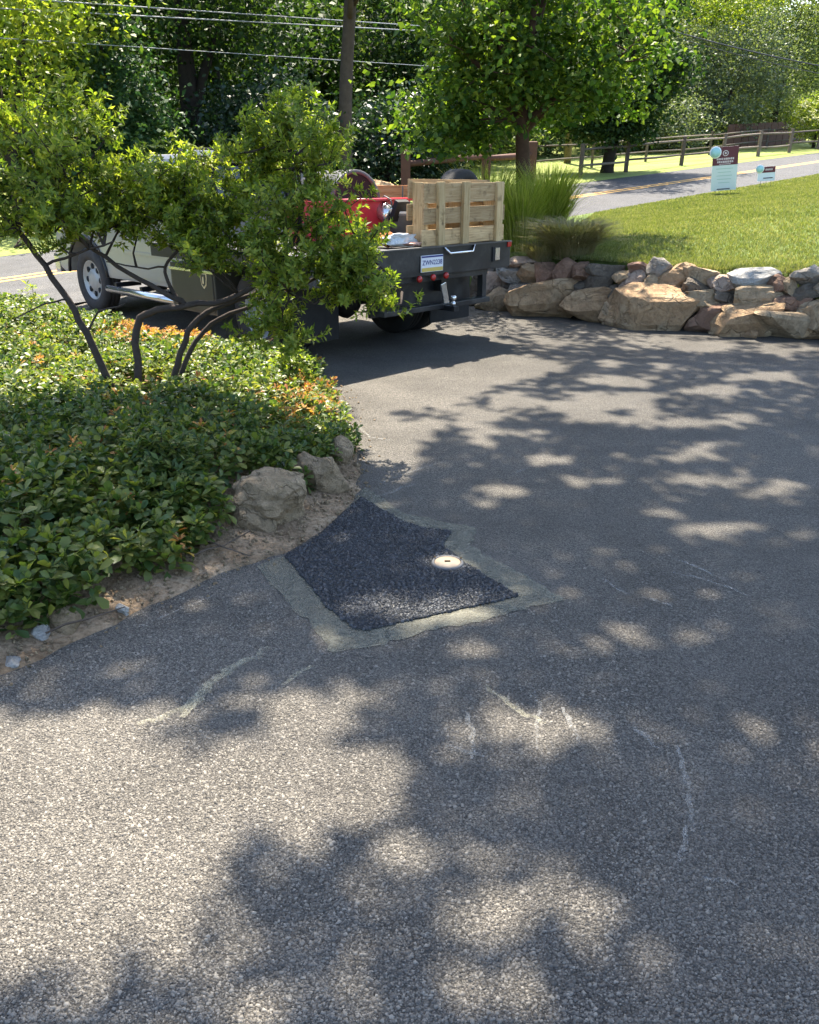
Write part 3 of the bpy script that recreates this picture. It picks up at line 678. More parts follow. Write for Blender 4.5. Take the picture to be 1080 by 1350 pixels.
# ------------------------------------------------------------------ patch, cap, scuffs on the drive
zp = lambda h: (lambda x, y: -0.065 * y + h)
BANDPX = [(479, 641), (539, 680), (627, 696), (621, 720), (745, 792), (442, 862), (336, 746), (380, 731), (419, 710), (451, 678), (470, 656)]
PATCHPX = [(477, 657), (500, 672), (532, 690), (560, 697), (596, 702), (583, 722), (613, 743), (684, 788), (560, 815), (484, 833), (465, 830), (430, 801), (400, 762), (375, 735), (419, 710), (451, 679)]
BANDP = [tuple(p) for p in wobble([hit(*p) for p in BANDPX], .03, .012, 5)]
seal = poly_sheet('sealed_joint', BANDP, zp(.004), M['seal'], drive)
pb = wobble([hit(*p) for p in PATCHPX], .025, .003, 9)
fresh = poly_sheet('fresh_asphalt_patch', pb, zp(.009), M['patch']); tag(fresh, kind='structure')
def scuff(pts, w, mat, k):
    w *= .7
    q = [hit(*p, ZD)[:2] for p in pts]; q2 = []
    for a, b in zip(q[:-1], q[1:]):
        for t in np.linspace(0, 1, 7)[:-1]: q2.append(a + (b - a) * t)
    q2.append(q[-1]); q2 = np.array(q2); rg = np.random.default_rng(k); q2[1:-1] += rg.normal(size=(len(q2) - 2, 2)) * w * .22
    d = np.gradient(q2, axis=0); nn = unit(np.column_stack([-d[:, 1], d[:, 0]])); ww = w * (.35 + .65 * np.sin(np.linspace(.25, 2.9, len(q2)))) * rg.uniform(.6, 1.2, len(q2))
    A = q2 + nn * ww[:, None] / 2; B = q2 - nn * ww[:, None] / 2; P = np.zeros((len(q2), 2, 3)); P[:, 0, :2] = A; P[:, 1, :2] = B; P[..., 2] = -.065 * P[..., 1] + .0065 + .0003 * (k % 8)
    grid_np('scuff_mark', P, mat, drive)
SCUFFS = [([(176, 831), (283, 786)], .016, 'scuff'), ([(182, 957), (250, 935), (290, 890), (355, 855)], .06, 'scuffy'), ([(240, 948), (275, 905), (320, 872)], .05, 'scuffy'), ([(612, 938), (624, 965), (622, 1003)], .028, 'scuff'), ([(700, 905), (712, 930), (708, 990)], .02, 'scuff'), ([(742, 935), (755, 965), (768, 985)], .03, 'scuff'),
  ([(886, 757), (930, 766), (990, 788)], .026, 'scuff'), ([(880, 735), (915, 748), (955, 765)], .02, 'scuff'), ([(497, 640), (545, 622), (592, 607)], .02, 'scuff'), ([(505, 655), (530, 645), (550, 640)], .03, 'scuff'), ([(672, 628), (698, 617)], .02, 'scuff'), ([(893, 985), (905, 1040), (914, 1100)], .03, 'scuff'), ([(905, 1090), (895, 1140)], .028, 'scuff'),
  ([(795, 765), (812, 778), (832, 786)], .02, 'scuff'), ([(372, 905), (412, 878)], .03, 'scuffy'), ([(640, 905), (690, 945), (720, 955)], .035, 'scuffy'), ([(835, 962), (868, 988)], .03, 'scuff'), ([(470, 560), (490, 578), (520, 582)], .03, 'scuff'), ([(925, 1158), (970, 1170)], .022, 'scuff'), ([(590, 985), (640, 1000)], .02, 'scuff'), ([(850, 790), (885, 800)], .03, 'scuff')]
for k, (p, w, m) in enumerate(SCUFFS): scuff(p, w, M[m], k)
cp = hit(590, 745); M['castring'] = m_plain('grey_cast_ring', (.09, .09, .093), .55, .4, .2, .4, 60); M['cream'] = m_plain('dusty_cream_plastic', (.23, .18, .125), .6, .4, 0, .2, 30); M['slot'] = m_plain('dark_slot', (.05, .035, .02), .9, .1)
cap = empty('cleanout_cap', (cp[0], cp[1], cp[2] + .009), 'round cream cleanout cap in a grey ring on the asphalt patch', 'drain cap'); cap.rotation_euler = (math.atan(-.065), 0, 0)
MB().lathe([(.060, .0), (.060, .008), (.063, .010), (.069, .009), (.073, .0), (.070, -.012), (.060, -.012)], 40, None, True).build('ring', M['castring'], cap, True)
MB().lathe([(0, -.004), (.0585, -.004), (.0585, .007), (.056, .009), (.0, .010)], 36).build('cover', M['cream'], cap)
MB().box((0, 0, .0115), (.026, .012, .004), None, .001).build('slot', M['slot'], cap)
for a in (.35, 2.6): MB().lathe([(0, .014), (.005, .014), (.005, .018), (0, .0185)], 10, Matrix.Translation((.064 * math.cos(a), .064 * math.sin(a), 0))).build('screw', M['slot'], cap)

# ------------------------------------------------------------------ flatbed truck
M['silver'] = m_plain('silver_paint', (.30, .285, .26), .35, .5, .12, .12, 3, 0, .4)
def m_dusty(name, col, dust, rough, lo=.45, hi=.75, metal=0.0):
    t = NT(name); co = t.pos(obj=True); a = t.noise(3.0, 6, .7, co, .5); b = t.noise(30, 4, .7, co)
    f = t.math('MULTIPLY', t.ramp(a, [(lo, 0), (hi, 1)]), t.ramp(b, [(.3, .3), (.7, 1)]))
    c = t.mix(f, col, dust); r = t.math('ADD', t.math('MULTIPLY', f, .4), rough)
    return t.done(t.bsdf(c, r, .4, metal, t.bump(a, .06, .02)))
M['black'] = m_dusty('black_steel', (.009, .010, .012), (.075, .068, .058), .38)
M['blackdeck'] = m_plain('worn_deck_steel', (.06, .06, .062), .45, .5, .2, .5, 7, .1)
M['rubber'] = m_plain('tyre_rubber', (.018, .018, .018), .8, .3, 0, .4, 20, .3)
M['rubberdust'] = m_plain('dusty_tyre_rubber', (.055, .05, .047), .85, .25, 0, .4, 14, .3)
M['rim'] = m_plain('painted_wheel_rim', (.36, .36, .35), .4, .5, .3, .2, 10)
M['chrome'] = m_plain('bright_metal', (.62, .62, .62), .22, .6, .9, .1, 10)
M['glass'] = m_plain('tinted_window', (.012, .014, .015), .06, .6, 0, .1, 2)
M['redlens'] = m_plain('red_lens', (.34, .018, .015), .25, .5, 0, .15, 8)
M['whitelens'] = m_plain('clear_lens', (.65, .65, .6), .2, .5, 0, .1, 8)
M['gold'] = m_plain('gold_decal', (.62, .52, .30), .5, .4, 0, .1, 8)
M['graphite'] = m_plain('graphite_box_paint', (.055, .052, .045), .4, .5, .2, .2, 5)
RLp, RRp, FLp = hit(350, 466), hit(548, 434), hit(118, 412)
TO = (RLp + RRp) / 2; fw = FLp - RLp; fw /= np.linalg.norm(fw); lf = RLp - RRp; up_ = np.cross(fw, lf); up_ /= np.linalg.norm(up_)
lf = np.cross(up_, fw)
TM = Matrix(((fw[0], lf[0], up_[0], TO[0]), (fw[1], lf[1], up_[1], TO[1]), (fw[2], lf[2], up_[2], TO[2]), (0, 0, 0, 1)))
TO_N = lambda px, py, ax, val: None
def t_at(px, py, axis, val):           # sight line met with a plane of the truck
    d = ray(px, py); A = {'x': fw, 'y': lf, 'z': up_}[axis]; C = np.array([0, 0, CAMH])
    t = (val - (C - TO) @ A) / (d @ A); q = C + t * d - TO; return np.array([q @ fw, q @ lf, q @ up_])
truck = empty('flatbed_truck', (0, 0, 0), 'silver flatbed truck with black steel bed parked at the road end', 'truck'); truck.matrix_world = TM
WBX = 3.756; XR, BW, BC = -1.10, 1.36, .06     # rear end of the bed, half width, side shift
RY = Matrix.Rotation(math.pi / 2, 4, 'X')
def wheel(x, y, side, deep, dusty=False):
    g = bpy.data.objects.new('wheel', None); link(g, truck); g.location = (x, y, .40)
    Mx = Matrix.Rotation(-side * math.pi / 2, 4, 'X')
    ty = MB().lathe([(.235, -.085), (.29, -.112), (.35, -.115), (.388, -.095), (.40, -.06), (.402, -.03), (.392, -.025), (.392, -.018), (.402, -.013), (.402, .013), (.392, .018), (.392, .025), (.402, .03), (.40, .06), (.388, .095), (.35, .115), (.29, .112), (.235, .085)], 40, Mx, True).build('tyre', M['rubberdust' if dusty else 'rubber'], g)
    rm = [(.245, .088), (.225, .082), (.212, .05), (.205, -.02), (.13, -.045), (.105, -.03), (.10, .02), (.06, .03), (0, .03)] if deep else [(.245, .088), (.225, .085), (.212, .06), (.15, .05), (.12, .075), (.07, .085), (0, .085)]
    rim = MB().lathe(rm, 32, Mx, False, False).build('rim', M['rim'], g)
    for k in range(8):
        a = k * math.pi / 4; zz = -.030 if deep else .058
        MB().lathe([(0, zz), (.036, zz), (.036, zz + .008), (0, zz + .008)], 10, Mx @ Matrix.Translation((.168 * math.cos(a), .168 * math.sin(a), 0))).build('hand_hole', M['rubber'], g)
    return g
wheel(WBX, .85, 1, False, True); wheel(WBX, -.85, -1, False)
wheel(0, 1.00, 1, True, True); wheel(0, .72, 1, True); wheel(0, -1.00, -1, True); wheel(0, -.72, -1, True)
MB().tube([(0, -1, .4), (0, 1, .4)], .05, 10).lathe([(0, -.16), (.12, -.12), (.17, 0), (.12, .12), (0, .16)], 14, Matrix.Translation((0, 0, .4)) @ RY).build('rear_axle', M['black'], truck)
MB().tube([(WBX, -.9, .4), (WBX, .9, .4)], .04, 8).build('front_axle', M['black'], truck)
for y in (-.43, .43): MB().box((1.6, y, .66), (5.2, .08, .2)).build('chassis_rail', M['black'], truck)
# cab
arch = [(WBX + .52 * math.cos(a), .40 + .52 * math.sin(a)) for a in np.linspace(R(8), R(172), 14)]
body = [(1.45, .47), (1.45, 1.19), (1.5, 1.22), (2.98, 1.22), (3.4, 1.20), (4.25, 1.14), (4.48, 1.05), (4.56, .9), (4.56, .52), (4.42, .46)] + arch + [(3.2, .47)]
cabb = MB().prism(body, -.97, .97).build('cab_body', M['silver'], truck, False, .035)
bm = bmesh.new()
lo = [(1.47, -.94, 1.215), (3.12, -.94, 1.215), (3.12, .94, 1.215), (1.47, .94, 1.215)]; hi = [(1.56, -.76, 1.83), (2.40, -.76, 1.83), (2.40, .76, 1.83), (1.56, .76, 1.83)]
A = [bm.verts.new(p) for p in lo]; B = [bm.verts.new(p) for p in hi]; bm.faces.new(A[::-1]); bm.faces.new(B)
for k in range(4): bm.faces.new((A[k], A[(k + 1) % 4], B[(k + 1) % 4], B[k]))
mb = MB(); mb.bm.free(); mb.bm = bm; roof = mb.build('cab_roof', M['silver'], truck, False, .05)
def quad_on(a, b, c, d, u0, u1, v0, v1, name, mat, parent, off):
    a, b, c, d = map(Vector, (a, b, c, d)); n = (b - a).cross(d - a).normalized() * off
    pt = lambda u, v: (a * (1 - u) + b * u) * (1 - v) + (d * (1 - u) + c * u) * v
    top = [pt(u0, v0), pt(u1, v0), pt(u1, v1), pt(u0, v1)]; bm = bmesh.new()
    A = [bm.verts.new(p - n) for p in top]; B = [bm.verts.new(p + n) for p in top]
    bm.faces.new(A[::-1]); bm.faces.new(B)
    for k in range(4): bm.faces.new((A[k], A[(k + 1) % 4], B[(k + 1) % 4], B[k]))
    m = MB(); m.bm.free(); m.bm = bm; return m.build(name, mat, parent)
quad_on(lo[3], lo[2], hi[2], hi[3], .10, .78, .10, .88, 'side_window', M['glass'], truck, .006)
quad_on(lo[1], lo[0], hi[0], hi[1], .22, .90, .10, .88, 'side_window', M['glass'], truck, .006)
quad_on(lo[0], lo[3], hi[3], hi[0], .12, .88, .14, .86, 'rear_window', M['glass'], truck, .006)
quad_on(lo[2], lo[1], hi[1], hi[2], .06, .94, .08, .92, 'windscreen', M['glass'], truck, .006)
for sd in (1, -1):
    dr = MB().box((2.18, sd * .972, .86), (1.22, .012, .66), None, .005).build('door', M['silver'], truck)
    MB().box((1.70, sd * .985, 1.10), (.17, .02, .03), None, .006).build('handle', M['silver'], dr)
    MB().box((2.18, sd * .982, .80), (1.2, .010, .035), None, .004).build('door_moulding', M['silver'], dr)
    mi = MB().box((2.86, sd * 1.14, 1.32), (.09, .20, .24), None, .03).tube([(2.86, sd * .95, 1.26), (2.86, sd * 1.08, 1.28)], .02, 6).build('side_mirror', M['black'], truck)
    MB().tube([(1.55, sd * 1.05, .36), (3.1, sd * 1.05, .36)], .045, 10).build('step_bar', M['chrome'], truck)
    for x in (1.75, 2.3, 2.9): MB().box((x, sd * .9, .42), (.05, .32, .05)).build('step_bracket', M['black'], truck)
    MB().tube([(WBX + .53 * math.cos(a), sd * .975, .40 + .53 * math.sin(a)) for a in np.linspace(R(8), R(172), 16)], .02, 6).build('wheel_arch_trim', M['black'], truck)
    MB().box((4.53, sd * .74, .92), (.1, .36, .26), None, .03).build('headlight', M['whitelens'], truck)
MB().box((4.57, 0, .88), (.05, 1.0, .34), None, .02).build('grille', M['chrome'], truck)
MB().box((4.64, 0, .56), (.16, 1.95, .24), None, .04).build('front_bumper', M['chrome'], truck)
# headache rack behind the cab
rack = bpy.data.objects.new('headache_rack', None); link(rack, truck)
rx_ = 1.36
for y in (-.88, .88): MB().box((rx_, y, 1.42), (.07, .07, .86), None, .006).build('rack_post', M['black'], rack)
MB().box((rx_, 0, 1.83), (.09, 1.86, .10), None, .008).build('rack_top_bar', M['black'], rack)
MB().box((rx_, 0, 1.32), (.05, 1.7, .05)).build('rack_middle_bar', M['black'], rack)
for y in np.linspace(-.75, .75, 9): MB().box((rx_, y, 1.55), (.02, .02, .46)).build('rack_rod', M['black'], rack)
MB().box((rx_ - .047, .94, 1.83), (.13, .03, .12)).build('rack_end_cap', M['chrome'], rack)
MB().box((rx_ - .05, .72, 1.83), (.03, .26, .05), None, .01).build('work_light', M['whitelens'], rack)
MB().box((rx_ - .05, -.12, 1.83), (.03, .16, .055), None, .01).build('brake_light', M['redlens'], rack)
# flat bed
XF = 1.30
MB().box(((XR + XF) / 2, BC, .965), (XF - XR - .02, 2 * BW - .02, .05)).build('deck', M['blackdeck'], truck)
for s in (-1, 1): MB().box(((XR + XF) / 2, BC + s * (BW - .02), .935), (XF - XR, .06, .13), None, .008).build('side_rail', M['black'], truck)
tail = MB().box((XR, BC, .87), (.05, 2 * BW, .26), None, .008).build('rear_skirt', M['black'], truck)
MB().box((XR - .012, BC, .995), (.06, 2 * BW, .012)).build('deck_edge', M['chrome'] if False else M['blackdeck'], tail)
for s in (.25,): MB().tube([(XR - .03, -.28, .99), (XR - .06, -.33, .93), (XR - .06, -.66, .93), (XR - .03, -.72, .99)], .012, 8).build('pull_handle', M['chrome'], tail)
MB().box((XR - .03, -1.08, .88), (.012, .07, .12)).build('stake_pocket', M['chrome'], tail)
MB().box((XR - .03, -1.02, .88), (.012, .03, .14)).build('stake_slot', M['rubber'], tail)
MB().box((XR - .03, -1.27, .965), (.02, .06, .05), None, .006).build('marker_light', M['redlens'], tail)
c0 = t_at(560, 345, 'x', XR - .03)
PLW = m_plain('plate_white', (.62, .64, .68), .5, .4, 0, .1, 30); PLB = m_plain('plate_blue', (.02, .03, .16), .6, .3, 0, .1, 5); PLY = m_plain('plate_yellow', (.50, .38, .09), .5, .4, 0, .1, 20)
c0 = t_at(569, 347, 'x', XR - .03)
plate = MB().box((XR - .036, c0[1], c0[2]), (.01, .30, .15), None, .003).build('licence_plate', PLW, truck)
MB().box((XR - .043, c0[1], c0[2] - .053), (.004, .288, .034)).build('plate_band', PLY, plate)
MB().box((XR - .043, c0[1], c0[2] + .063), (.004, .288, .014)).build('plate_band', PLB, plate)
def text(s, size, loc, rot, mat, parent, name='lettering', bold=.0, ext=.0006):
    cu = bpy.data.curves.new(name, 'FONT'); cu.body = s; cu.size = size; cu.align_x = 'CENTER'; cu.align_y = 'CENTER'; cu.extrude = ext; cu.offset = bold
    o = link(bpy.data.objects.new(name, cu)); bpy.context.view_layer.update()
    me = bpy.data.meshes.new_from_object(o.evaluated_get(bpy.context.evaluated_depsgraph_get())); bpy.data.objects.remove(o); bpy.data.curves.remove(cu)
    me.materials.clear(); me.materials.append(mat); o = bpy.data.objects.new(name, me); o.location = loc; o.rotation_euler = rot; return link(o, parent)
text('ZWN2238', .061, (XR - .0425, c0[1], c0[2] + .008), (R(90), 0, R(-90)), PLB, plate, 'plate_number', .0003)
for q in ((553, 368), (571, 365.5), (588, 363)):
    c = t_at(*q, 'x', XR - .03); MB().lathe([(0, 0), (.032, 0), (.030, .018), (.018, .026), (0, .028)], 16, Matrix.Translation((XR - .025, c[1], c[2])) @ Matrix.Rotation(-math.pi / 2, 4, 'Y')).build('tail_light', M['redlens'], truck)
c = t_at(480, 374, 'x', XR - .03); MB().box((XR - .04, c[1], c[2]), (.03, .16, .07), None, .01).build('brake_lamp', M['redlens'], truck)
MB().box((XR + .04, BC, .735), (.06, 2.1, .10), None, .006).build('lamp_bar', M['black'], truck)
# step bumper and hitch below the bed
bL = t_at(501, 414, 'x', XR + .02); bR = t_at(640, 394, 'x', XR + .02); zb = (bL[2] + bR[2]) / 2; yb = (bL[1] + bR[1]) / 2; wb = abs(bL[1] - bR[1])
MB().box((XR + .02, yb, zb), (.12, wb, .05), None, .008).build('step_bumper', M['black'], truck)
for y in (bL[1] - .03, bR[1] + .03): MB().box((XR + .05, y, (zb + .72) / 2), (.07, .06, .72 - zb)).build('bumper_bracket', M['black'], truck)
MB().box((XR + .22, yb, .55), (.03, wb - .1, .34)).build('rear_crossmember', M['black'], truck)
ht = t_at(597, 405, 'x', XR - .12); hb = t_at(583, 380, 'x', XR + .0)
hitch = bpy.data.objects.new('hitch', None); link(hitch, truck)
MB().box((XR - .02, hb[1] - .02, (hb[2] + ht[2]) / 2 + .02), (.02, .07, .24), (R(-16), 'X'), .004).build('drop_plate', M['chrome'], hitch)
MB().box((XR - .06, ht[1], ht[2] - .01), (.22, .07, .05), None, .006).build('drawbar', M['black'], hitch)
MB().lathe([(.02, 0), (.02, .03), (.014, .035), (.014, .05), (.022, .057), (.027, .072), (.024, .09), (.012, .1), (0, .101)], 16, Matrix.Translation((XR - .13, ht[1], ht[2] + .015))).build('tow_ball', M['chrome'], hitch)
# mud flaps, toolbox, tow eye
for s in (1, -1): MB().box((-.62, s * .94, .46), (.02, .62, .56), None, .004).build('mud_flap', M['rubber'], truck)
for s in (1, -1): MB().box((-.60, s * .94, .76), (.06, .7, .06)).build('flap_hanger', M['black'], truck)
cE = t_at(421, 364, 'x', XR - .02); MB().lathe([(.030, -.008), (.046, -.008), (.046, .008), (.030, .008)], 18, Matrix.Translation((XR - .02, cE[1], cE[2])) @ Matrix.Rotation(math.pi / 2, 4, 'Y'), True).build('tow_eye', M['chrome'], truck)
tbx = MB().box((.80, 1.06, .58), (.80, .46, .46), None, .012).build('toolbox', M['graphite'], truck)
MB().box((.80, 1.292, .58), (.74, .012, .40), None, .008).build('toolbox_door', M['graphite'], tbx)
MB().box((.80, 1.302, .755), (.80, .012, .03), None, .004).build('toolbox_trim', M['chrome'], tbx)
cs = t_at(268, 369, 'y', 1.304); sh = [(-.045, .06), (.045, .06), (.05, .02), (.035, -.045), (0, -.075), (-.035, -.045), (-.05, .02)]
def shield(k, y, mat, nm): return MB().prism([(cs[0] + a * k, cs[2] + b * k) for a, b in sh], y, y + .003).build(nm, mat, tbx)
shield(1.15, 1.299, M['gold'], 'emblem_border'); shield(.88, 1.3025, M['graphite'], 'emblem_field'); 
MB().prism([(cs[0] + a, cs[2] + b) for a, b in ((-.008, .03), (.008, .03), (.012, -.035), (-.012, -.035))], 1.306, 1.309).build('emblem_figure', M['gold'], tbx)
MB().lathe([(.26, -.13), (.33, -.13), (.33, .13), (.26, .13)], 24, Matrix.Translation((2.0, -.1, .62)) @ Matrix.Rotation(math.pi / 2, 4, 'Y') @ Matrix.Scale(.5, 4), True).build('exhaust_silencer', M['black'], truck)

# ------------------------------------------------------------------ load on the bed (each thing on its own)
M['pine'] = None
def m_wood(name, c1, c2, c3, sc=7.0, axis=0):
    t = NT(name); co = t.pos(obj=True); mp = t.n('ShaderNodeMapping'); s = [sc * 9] * 3; s[axis] = sc * .6; mp.inputs['Scale'].default_value = s; t.l(co, mp.inputs[0])
    oi = t.n('ShaderNodeObjectInfo'); va = t.n('ShaderNodeVectorMath'); va.operation = 'ADD'; t.l(mp.outputs[0], va.inputs[0]); sc_ = t.math('MULTIPLY', oi.outputs['Random'], 40.0); t.l(sc_, va.inputs[1])
    a = t.noise(1.0, 6, .6, va.outputs[0], .6); b = t.noise(5, 3, .6, co)
    col = t.ramp(a, [(.3, c1), (.5, c2), (.7, c3)]); col = t.mix(t.math('MULTIPLY', b, .35), col, c1); col = t.mix(t.ramp(t.noise(9, 4, .7, co), [(.56, 0), (.72, .7)]), col, tuple(x * .4 for x in c1))
    kn = t.voro(4.2, co); col = t.mix(t.ramp(kn, [(.05, .85), (.10, 0)]), col, tuple(x * .3 for x in c1))
    hv = t.n('ShaderNodeHueSaturation'); t.l(col, hv.inputs['Color']); t.l(t.math('ADD', t.math('MULTIPLY', oi.outputs['Random'], .6), .6), hv.inputs['Value'])
    return t.done(t.bsdf(hv.outputs[0], .7, .25, 0, t.bump(a, .5, .004)))
WY = m_wood('pine_along_y', (.30, .19, .09), (.47, .32, .16), (.58, .43, .24), axis=1); WZ = m_wood('pine_along_z', (.33, .22, .10), (.50, .36, .18), (.60, .46, .26), axis=2); WX = m_wood('pine_along_x', (.34, .23, .13), (.50, .37, .22), (.60, .47, .30), axis=0)
def cargo(name, loc, label, cat, rot=None):
    o = empty(name, (0, 0, 0), label, cat); m = TM @ Matrix.Translation(Vector(loc))
    if rot is not None: m = m @ rot
    o.matrix_world = m; return o
ZB = .991
pal = cargo('wooden_pallet', (XR + .06, -.66, ZB), 'pale pine pallet standing on edge at the rear of the truck bed', 'pallet', Matrix.Rotation(R(-2), 4, 'Z'))
for lay, xx in ((0, .0), (1, .20)):
    for k, z in enumerate((.085, .275, .475)):
        MB().box((xx, random.uniform(-.01, .02), z + (.0 if lay == 0 else .03)), (.022, 1.17 - .02 * k, .145 if k < 2 else .17), (R(random.uniform(-.8, .8)), 'X'), .003).build('slat', WY, pal)
    for y in (.36, .02, -.47):
        if lay == 0: MB().box((-.032, y, .285), (.04, .085, .57), (R(random.uniform(-1, 1)), 'X'), .004).build('post', WZ, pal)
for y in (.50, .02, -.50): MB().box((.10, y, .285), (.17, .04, .56), None, .004).build('stringer', WZ, pal)
# tyre standing behind the pallet
c = t_at(606, 222, 'x', -.45); r_t = max(.3, (c[2] - ZB) / 2)
tyr = cargo('spare_tyre', (-.45, c[1], ZB + r_t), 'black tyre standing behind the pallet on the truck bed', 'tyre', Matrix.Rotation(R(8), 4, 'Z') @ Matrix.Rotation(math.pi / 2, 4, 'Y'))
MB().lathe([(r_t * k, z) for k, z in ((.6, -.08), (.75, -.11), (.9, -.11), (.985, -.08), (1, 0), (.985, .08), (.9, .11), (.75, .11), (.6, .08))], 36, None, True).build('carcass', M['rubber'], tyr)
MB().lathe([(r_t * .6, -.07), (r_t * .55, -.02), (r_t * .2, 0), (0, 0)], 24, None, False, False).build('rim', M['rim'], tyr)
# black drum lying by the cab
c = t_at(444, 258, 'x', .35); rd = t_at(462, 224, 'x', .35)[2]; rd = (rd - ZB) / 2
drm = cargo('black_drum', (.35, c[1], ZB + rd), 'black plastic drum lying on its side on the truck bed', 'drum', Matrix.Rotation(math.pi / 2, 4, 'Y') )
M['blackplastic'] = m_plain('black_plastic', (.014, .015, .017), .6, .25, 0, .3, 6)
MB().lathe([(0, -.28), (rd * .86, -.28), (rd * .95, -.30), (rd, -.27), (rd * .96, -.2), (rd, -.1), (rd * .97, 0), (rd, .1), (rd * .96, .25), (rd * .9, .35), (0, .36)], 36).build('shell', M['blackplastic'], drm, True)
MB().lathe([(rd * .9, -.305), (rd * 1.01, -.305), (rd * 1.01, -.27), (rd * .9, -.27)], 36, None, True).build('rim_band', M['castring'], drm)
# red wheelbarrow-like tray
M['redp'] = m_plain('red_plastic', (.50, .035, .05), .35, .5, 0, .15, 5); M['orangew'] = m_wood('orange_board', (.42, .14, .05), (.58, .24, .09), (.62, .34, .16), axis=1)
tr = cargo('red_tray', (.0, -.02, ZB), 'open red plastic tray in the middle of the truck bed', 'tray')
def tray(mb, L, W_, H, t):
    o = [(-L / 2, -W_ / 2), (L / 2, -W_ / 2), (L / 2, W_ / 2), (-L / 2, W_ / 2)]; b = mb.bm
    ring = lambda k, z: [b.verts.new((x * k, y * k, z)) for x, y in o]
    R0, R1, R2, R3, R4 = ring(.78, 0), ring(1, H), ring(1.06, H), ring(.97, H - .012), ring(.76, .02)
    b.faces.new(R0[::-1]); b.faces.new(R4)
    for a, c in ((R0, R1), (R1, R2), (R2, R3), (R3, R4)):
        for k in range(4): b.faces.new((a[k], a[(k + 1) % 4], c[(k + 1) % 4], c[k]))
    return mb
tray(MB(), .85, 1.05, .40, .02).build('basin', M['redp'], tr, False, .012)
MB().tube([(-.46, -.56, .41), (-.46, .56, .41)], .014, 8).build('lip', M['redp'], tr)
# long orange-tinted board across the tray
b0 = t_at(488, 252, 'x', .30); b1 = t_at(575, 243, 'x', .30)
o = cargo('orange_board', (.30, (b0[1] + b1[1]) / 2, (b0[2] + b1[2]) / 2 - .04), 'wide orange-brown board set on edge behind the red tray', 'board', Matrix.Rotation(math.atan2(b1[2] - b0[2], b1[1] - b0[1]) * 0, 4, 'X'))
MB().box((0, 0, 0), (.035, 1.05, .13), None, .004).build('plank', M['orangew'], o)
for y in (-.5, .5): MB().box((.02, y, -.27), (.035, .04, .42), None, .003).build('prop', WZ, o)
# leaning timber
p0 = t_at(497, 306, 'x', -.35); p1 = t_at(576, 276, 'x', -.55); v = Vector((-.55 - -.35, p1[1] - p0[1], p1[2] - p0[2]))
o = cargo('loose_timber', tuple((np.array([-.35, p0[1], p0[2]]) + np.array([-.55, p1[1], p1[2]])) / 2), 'pale timber leaning aslant across the red tray', 'timber', v.to_track_quat('X', 'Z').to_matrix().to_4x4())
MB().box((0, 0, 0), (v.length + .1, .035, .085), None, .004).build('beam', WX, o)
MB().box((0, -.05, .02), (v.length - .05, .02, .06), None, .004).build('batten', WX, o)
# galvanised can, grey tub, sack, rods
c = t_at(507, 276, 'x', -.05)
can = cargo('metal_can', (-.42, t_at(507, 276, 'x', -.42)[1], t_at(507, 276, 'x', -.42)[2] - .02), 'galvanised metal can lying between drum and red tray', 'can', Matrix.Rotation(R(65), 4, 'Y'))
MB().lathe([(0, -.11), (.075, -.11), (.09, -.09), (.09, .07), (.06, .11), (.05, .12), (.045, .12), (.045, .1), (0, .1)], 20).build('body', M['chrome'], can, True)
MB().tube([(-.09, 0, -.08), (-.14, 0, -.03), (-.13, 0, .06), (-.06, 0, .1)], .008, 6).build('handle', M['castring'], can)
MB().box((-.1, 0, -.18), (.2, .16, .05), None, .004).build('stand', M['blackplastic'], can)
c = t_at(548, 300, 'x', -.62)
tub = cargo('grey_tub', (-.55, c[1] + .02, ZB), 'grey plastic tub behind the pallet, its pale rim showing', 'tub')
MB().lathe([(0, 0), (.19, 0), (.23, .26), (.245, .265), (.245, .29), (.225, .29), (.18, .02), (0, .02)], 30).build('shell', m_plain('grey_plastic', (.13, .14, .15), .45, .4, 0, .2, 5), tub, True)
MB().lathe([(.226, .285), (.25, .285), (.25, .305), (.226, .305)], 30, None, True).build('rim', M['whitelens'], tub)
c = t_at(532, 313, 'x', -.95)
sk = cargo('white_sack', (-.93, c[1], ZB), 'crumpled white sack by the deck edge left of the pallet', 'sack')
me = rock_mesh('cloth', (.26, .40, .14), 77, 4, 6, .16); me.materials.append(m_plain('white_woven_cloth', (.55, .56, .56), .8, .2, 0, .2, 20, .4)); oo = bpy.data.objects.new('cloth', me); oo.location = (0, 0, .07); link(oo, sk)
me = rock_mesh('fold', (.22, .36, .05), 78, 3, 6, .2); me.materials.append(m_plain('pinkish_liner', (.55, .33, .26), .8, .2, 0, .3, 20, .3)); oo = bpy.data.objects.new('fold', me); oo.location = (-.03, -.03, .03); link(oo, sk)
c = t_at(512, 312, 'x', -.85)
ob = cargo('orange_bag', (-.80, c[1] + .02, ZB), 'small orange bag tucked beside the white sack', 'bag')
me = rock_mesh('cloth', (.2, .17, .15), 81, 3, 7, .12); me.materials.append(m_plain('orange_cloth', (.50, .17, .06), .8, .2, 0, .3, 20, .4)); oo = bpy.data.objects.new('cloth', me); oo.location = (0, 0, .075); link(oo, ob)
for k, (a, b, lab) in enumerate((((531, 285), (531, 248), 'thin dark rod standing in the red tray, the left of two'), ((540, 282), (540, 246), 'thin dark rod standing in the red tray, the right of two'))):
    p0, p1 = t_at(*a, 'x', -.2), t_at(*b, 'x', -.2)
    o = cargo('steel_rod', (-.2, p0[1], ZB + .02), lab, 'rod'); MB().tube([(0, 0, 0), (0, p1[1] - p0[1], p1[2] - ZB)], .007, 6).build('shaft', M['black'], o)

